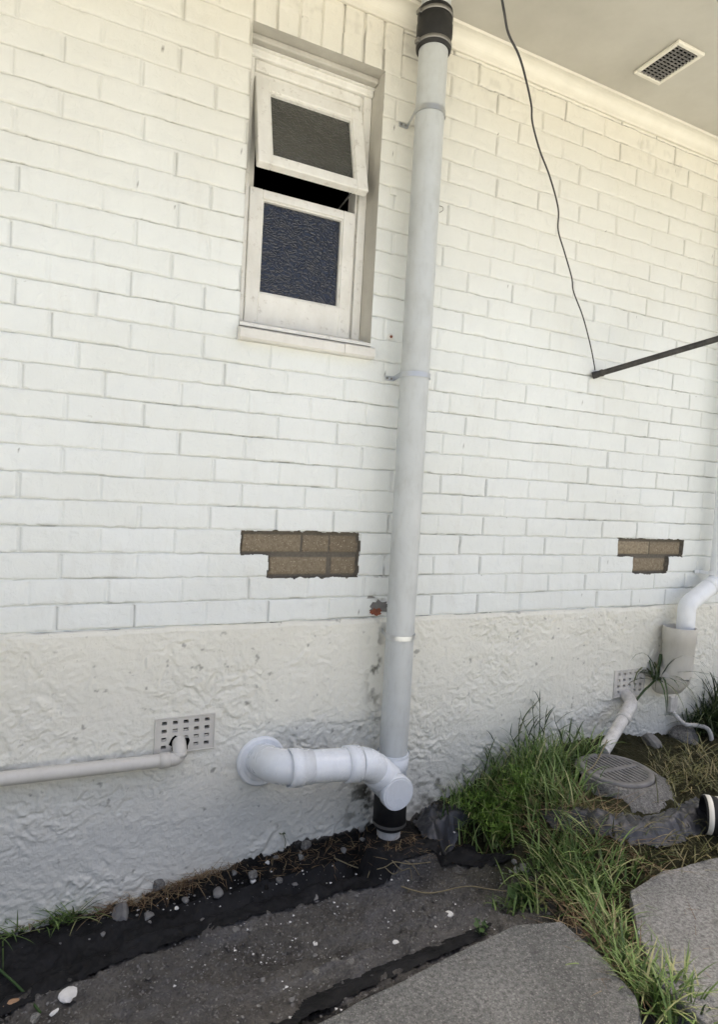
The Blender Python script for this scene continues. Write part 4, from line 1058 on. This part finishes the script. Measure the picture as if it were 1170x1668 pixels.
# ------------------------------------------------------------------ plants
def blade(q, base, h, lean, az, wdt, rr, droop=1.0, segs=6, twist=0, dz=None):
    """one tapering, folding grass blade"""
    p = np.array(base, float); th = lean; vs = []; fs = []
    side = np.array([-math.sin(az+twist), math.cos(az+twist), 0.]); fwd = np.array([math.cos(az), math.sin(az), 0.])
    st = h/segs
    for i in range(segs+1):
        t_ = i/segs; w_ = wdt*(1-.15*(1-t_)*1)*(1-t_**2.2)*.5+.00015
        off_ = np.array([0, 0, .25*w_])
        vs += [p-side*w_+off_, p, p+side*w_+off_] if False else [p-side*w_, p+side*w_]
        d_ = fwd*math.sin(th)+np.array([0, 0, 1.])*math.cos(th); p = p+d_*st
        if p[1] > -.006: p[1] = -.006
        th += droop*(.25+.75*t_)*1.9/segs*(h/.2)**.3
        if dz is not None and p[2] < dz: p[2] = dz
    fs = [(2*i, 2*i+1, 2*i+3, 2*i+2) for i in range(segs)]
    q.a = rr.random()*.98+.01; q.add(vs, fs, True)
def clump(q, px, py, spread, cnt, h, wdt, rr, lean=.35, droop=.8, az0=None, azr=3.14, sy=1.0, onsurf=None):
    c0 = hit(px, py) if onsurf is None else np.array(onsurf)
    for i in range(cnt):
        x = c0[0]+rr.gauss(0, spread); y = min(c0[1]+rr.gauss(0, spread*sy), -.015)
        z = float(Gz(x, y, False)) if onsurf is None else c0[2]
        if onsurf is None and y < -.88 and z > -10: z = max(z, -.765)
        az = (rr.uniform(-3.14, 3.14) if az0 is None else az0+rr.gauss(0, azr))
        blade(q, (x, y, z), h*rr.uniform(.45, 1.25), abs(rr.gauss(lean, .25)), az, wdt*rr.uniform(.6, 1.3), rr, droop*rr.uniform(.5, 1.5))
rr = random.Random(21)
q = MB()
# the big mass right of the pipe
for px, py, sp, n, h in ((760, 1335, .045, 110, .12), (800, 1315, .07, 240, .15), (830, 1290, .07, 240, .17), (860, 1270, .06, 240, .18), (900, 1260, .05, 200, .18), (925, 1300, .05, 160, .13), (880, 1320, .06, 180, .14), (840, 1340, .06, 170, .12), (950, 1240, .04, 120, .14)):
    clump(q, px, py, sp, int(n*.72), h*1.2, .0070, rr, .5, 1.0)
tag(q.build('grass', M['grass']), 'thick green grass growing at the wall between the grey pipe and the gully', 'grass', kind='stuff')
q = MB()
for px, py, sp, n, h in ((900, 1420, .05, 190, .13), (930, 1400, .05, 200, .14), (880, 1455, .045, 150, .10), (945, 1455, .045, 190, .13), (965, 1480, .035, 150, .12), (985, 1520, .03, 130, .10), (1000, 1560, .03, 140, .10), (1030, 1600, .03, 160, .11), (1065, 1640, .035, 200, .12), (1110, 1665, .04, 200, .12), (830, 1480, .03, 90, .06), (1000, 1420, .04, 60, .08), (1050, 1405, .04, 50, .06)):
    clump(q, px, py, sp, int(n*.62), h*1.12, .0064, rr, .65, 1.0)
tag(q.build('grass', M['grass']), 'green grass filling the joint between the two concrete slabs', 'grass', kind='stuff')
q = MB()
for px, py, sp, n, h in ((1000, 1380, .07, 130, .12), (1060, 1380, .07, 130, .10), (1120, 1385, .07, 130, .10), (1110, 1255, .08, 240, .10), (1140, 1270, .07, 220, .10), (1090, 1280, .06, 200, .09), (1150, 1235, .06, 160, .10), (960, 1330, .04, 90, .12), (1160, 1380, .06, 100, .10), (930, 1340, .03, 60, .12), (975, 1350, .03, 60, .1)):
    clump(q, px, py, sp, int(n*.6), h, .0046, rr, .9, .9)
tag(q.build('grass', M['olive']), 'matted olive and brown grass around the gully and along the right side', 'grass', kind='stuff')
# dead blades on slab joint and slabs
q = MB()
for px, py, sp, n, h in ((945, 1500, .05, 70, .16), (1000, 1560, .04, 70, .16), (1040, 1620, .04, 80, .15), (1090, 1500, .10, 34, .12), (1130, 1560, .10, 30, .12), (900, 1340, .06, 50, .16), (950, 1330, .05, 50, .2), (1010, 1370, .07, 60, .2), (860, 1310, .07, 40, .2)):
    clump(q, px, py, sp, n, h, .0028, rr, 1.25, .4)
tag(q.build('dry_grass', M['dry']), 'dead straw blades lying over the slab joint and the weeds', 'dry grass', kind='stuff')
# left: brown dead grass along the wall
q = MB()
for i in range(360):
    t_ = rr.random(); px = 165+t_*200+rr.gauss(0, 12); py = 1478-t_*78+rr.gauss(4, 5); c = hit(px, py)
    blade(q, c+np.array([0, rr.uniform(-.03, .01), 0]), rr.uniform(.05, .12), rr.uniform(.9, 1.45), rr.uniform(-3.14, 3.14), .0022, rr, .4)
tag(q.build('dry_grass', M['dry']), 'brown dead grass matted along the foot of the left wall', 'dry grass', kind='stuff')
def tuft(px, py, n, h, mat, lab, cat='grass tuft', name='grass_tuft', **k):
    q = MB(); c = hit(px, py) if 'onsurf' not in k else np.array(k['onsurf'])
    clump(q, px, py, k.pop('spread', .02), n, h, k.pop('w', .005), rr, **k)
    q.a = 0; o = q.build(name, mat, None, tuple(c)); return tag(o, lab, cat)
tuft(105, 1486, 110, .11, M['grass'], 'green grass tuft at the foot of the wall near the left edge', spread=.045, lean=.9, droop=.8, sy=.3)
tuft(20, 1515, 46, .13, M['grass'], 'sparse grass tuft in the left corner at the wall', spread=.04, lean=1.1, droop=.5, sy=.3)
tuft(1150, 1190, 230, .28, M['dark'], 'dark bushy grass tuft against the wall at the right edge', spread=.045, lean=.7, droop=1.0, w=.009)
tuft(1168, 1180, 130, .40, M['dark'], 'tall dark grass tuft at the very right edge behind the conduit', spread=.03, lean=.5, droop=.9, w=.009)
hs_ = on(1072, 1108, y=-.06)
tuft(0, 0, 46, .30, M['dark'], 'drooping grass weed hanging from the left side of the grey socket pipe', spread=.012, lean=.9, droop=2.1, w=.011, onsurf=tuple(hs_))
# creeping stem feeding it, up the side of the socket
q = MB(); q.a = .3; q.tube(bezier([on(1078, 1066, y=-.05), on(1074, 1085, y=-.06), on(1070, 1105, y=-.06), on(1050, 1125, y=-.07), on(1038, 1140, y=-.09)], 6), [.009]*12+[.006]*13, 8)
tag(q.build('climbing_weed', M['dark']), 'dark woody stem climbing beside the grey socket pipe', 'stem')
# bright fine-leaved weed
q = MB(); c0 = hit(800, 1345)
for cx_, cy_, n in ((800, 1345, 420), (840, 1325, 260), (850, 1300, 200), (775, 1335, 140), (820, 1372, 240)):
    c = hit(cx_, cy_)
    for i in range(n):
        p = c+np.array([rr.gauss(0, .038), rr.gauss(0, .038), 0]); hgt = rr.uniform(.02, .11); p[2] += hgt; p[1] = min(p[1], -.02)
        az = rr.uniform(0, 6.28)
        for k in range(4): blade(q, p, rr.uniform(.010, .024), rr.uniform(.5, 1.5), az+k*1.5, .0032, rr, .5, 2)
tag(q.build('feathery_weed', M['lush']), 'bright green feathery weed in front of the grass by the grey pipe', 'weed')
# tall stemmed weeds
def stem_weed(px, py, tips, lab, mat):
    q = MB(); b = hit(px, py)
    for (tx, ty) in tips:
        tp = on(tx, ty, y=max(b[1]+rr.uniform(-.02, .05), -.5)); q.a = rr.uniform(.2, .7)
        mid = (b+tp)/2+np.array([rr.uniform(-.02, .02), -.01, .01]); pth = bezier([b, mid, tp], 6); q.tube(pth, np.linspace(.0030, .0014, len(pth)), 6)
        for k in range(3, len(pth)-1, 2):
            blade(q, pth[k], rr.uniform(.06, .12), rr.uniform(.35, .9), rr.choice([0, 3.14])+rr.gauss(0, .5), .0085, rr, .9)
        blade(q, pth[-1], .05, .2, rr.uniform(0, 6), .004, rr, .4)
    q.a = 0; return tag(q.build('tall_weed', mat, None, tuple(b)), lab, 'weed')
stem_weed(868, 1245, [(868, 1150), (850, 1170), (880, 1140), (890, 1165)], 'tall thin stemmed weed standing highest against the render', M['dark'])
stem_weed(848, 1255, [(832, 1195), (846, 1180)], 'leaning two-stemmed weed left of the tallest weed', M['dark'])
stem_weed(915, 1250, [(905, 1175), (928, 1190), (940, 1200)], 'branching weed right of the tallest weed', M['dark'])
stem_weed(785, 1255, [(812, 1190)], 'single long leaf weed standing at the left edge of the grass', M['grass'])
# broad leaf weeds
def leafy(px, py, n, s, lab, seed):
    q = MB(); c = hit(px, py); r2 = random.Random(seed)
    for i in range(n):
        az = r2.uniform(0, 6.28); L = s*r2.uniform(.6, 1.3); lean_ = r2.uniform(.6, 1.3); b = c+np.array([r2.gauss(0, s*.7), r2.gauss(0, s*.7), r2.uniform(.01, .05)])
        f_ = np.array([math.cos(az)*math.sin(lean_), math.sin(az)*math.sin(lean_), math.cos(lean_)]); sd_ = np.array([-math.sin(az), math.cos(az), 0]); up_ = np.cross(f_, sd_)
        ts = [0, .15, .35, .6, .85, 1]; ws_ = [.02, .28, .42, .36, .16, .0]; vs = []
        for t_, w_ in zip(ts, ws_):
            p = b+f_*L*t_-up_*L*.25*t_*t_*(-1 if up_[2] < 0 else 1); jig = 1+.25*math.sin(t_*20)
            vs += [p-sd_*w_*L*jig-np.array([0, 0, .0]), p+np.array([0, 0, -.06*L]), p+sd_*w_*L*jig]
        fs = [(3*k+j, 3*k+j+1, 3*k+j+4, 3*k+j+3) for k in range(5) for j in (0, 1)]
        q.a = r2.random()*.98+.01; q.add(vs, fs, True); q.tube([b, (c[0], c[1], c[2])], .0012, 5)
    q.a = 0; return tag(q.build('broad_leaved_weed', M['leaf'], None, tuple(c)), lab, 'weed')
leafy(850, 1470, 22, .034, 'low broad-leaved weed spreading over the corner of the near slab', 4)
leafy(920, 1425, 14, .036, 'broad-leaved weed half hidden in the grass above the near slab', 5)
leafy(785, 1525, 12, .016, 'tiny leafy weed sprouting at the edge of the near slab', 6)
q = MB(); c = hit(462, 1382); tipp = c+np.array([-.01, -.01, .065]); q.a = .4; q.tube(bezier([c, c+np.array([.004, -.004, .03]), tipp], 5), .0013, 6)
for k in range(6): blade(q, tipp+np.array([rr.gauss(0, .004), 0, rr.gauss(0, .004)]), .012, rr.uniform(.5, 1.5), k*1.1, .008, rr, .5, 3)
q.a = 0; tag(q.build('seedling', M['dark'], None, tuple(c)), 'single small dark seedling standing at the foot of the left wall', 'weed')
# pale roots and twigs
def stick(name, P, r, lab, wob=.006, mat='twig'):
    q = MB(); P = [hit(*p)+np.array([rr.uniform(-wob, wob), rr.uniform(-wob, wob), .012+rr.uniform(0, wob*2)]) for p in P]; b = bezier(P, 6); q.tube(b, np.linspace(r, r*.5, len(b)), 7); return q
q = stick('root', [(545, 1408), (575, 1418), (603, 1430), (625, 1424), (640, 1416), (668, 1416), (700, 1418)], .0026, '')
for P in ([(640, 1416), (655, 1426), (668, 1424), (672, 1440)], [(660, 1414), (672, 1420), (684, 1436)], [(603, 1430), (600, 1440)], [(625, 1424), (640, 1432), (650, 1428)]):
    k = stick('', P, .0018, ''); q.add(k.v, k.f, True)
tag(q.build('root', M['twig']), 'pale branching root lying across the black soil in front of the pipe foot', 'root')
q = stick('twig', [(655, 1455), (700, 1461), (760, 1456), (800, 1459), (850, 1463)], .0026, ''); tag(q.build('twig', M['twig']), 'long straight pale twig lying on the grey soil towards the near slab', 'twig')
q = stick('twig', [(45, 1620), (75, 1600), (108, 1594)], .0016, '', .003); tag(q.build('twig', M['twig']), 'short thin twig above the white plaster flake at lower left', 'twig')
q = MB(); q.a = .3; P = [hit(-10, 1600)+np.array([0, 0, .05]), hit(30, 1625)+np.array([0, 0, .03]), hit(65, 1655)+np.array([0, 0, .01])]; q.tube(bezier(P, 6), .0035, 8); tag(q.build('arching_weed', M['leaf']), 'dark green stem crossing the bottom left corner', 'stem')
q = MB(); P = [on(990, 1205, y=-.30), on(970, 1245, y=-.36), on(950, 1262, y=-.38), on(942, 1290, y=-.40), on(945, 1320, y=-.42)]; q.tube(bezier(P, 6), .0024, 6); tag(q.build('straw_stem', M['twig']), 'long pale straw stem arching down across the left side of the gully', 'stem')
# litter of straws over the ledge and soil
q = MB()
for i in range(260):
    px = rr.uniform(440, 760); py = 1400-(px-440)*.12+rr.gauss(8, 14)
    c = hit(px, max(py, 1330)); blade(q, c+np.array([0, 0, .01]), rr.uniform(.02, .07), rr.uniform(1.2, 1.6), rr.uniform(-3.14, 3.14), .0016, rr, .2, 3)
for i in range(170):
    px = rr.uniform(20, 620); py = 1505-px*.235+rr.gauss(14, 9); c = hit(px, py)
    blade(q, c+np.array([0, 0, .012]), rr.uniform(.02, .06), rr.uniform(1.1, 1.6), rr.uniform(-3.14, 3.14), .0020, rr, .3, 3)
tag(q.build('straw_litter', M['dry']), 'thin dead straws littering the soil around the foot of the grey pipe', 'straw', kind='stuff')
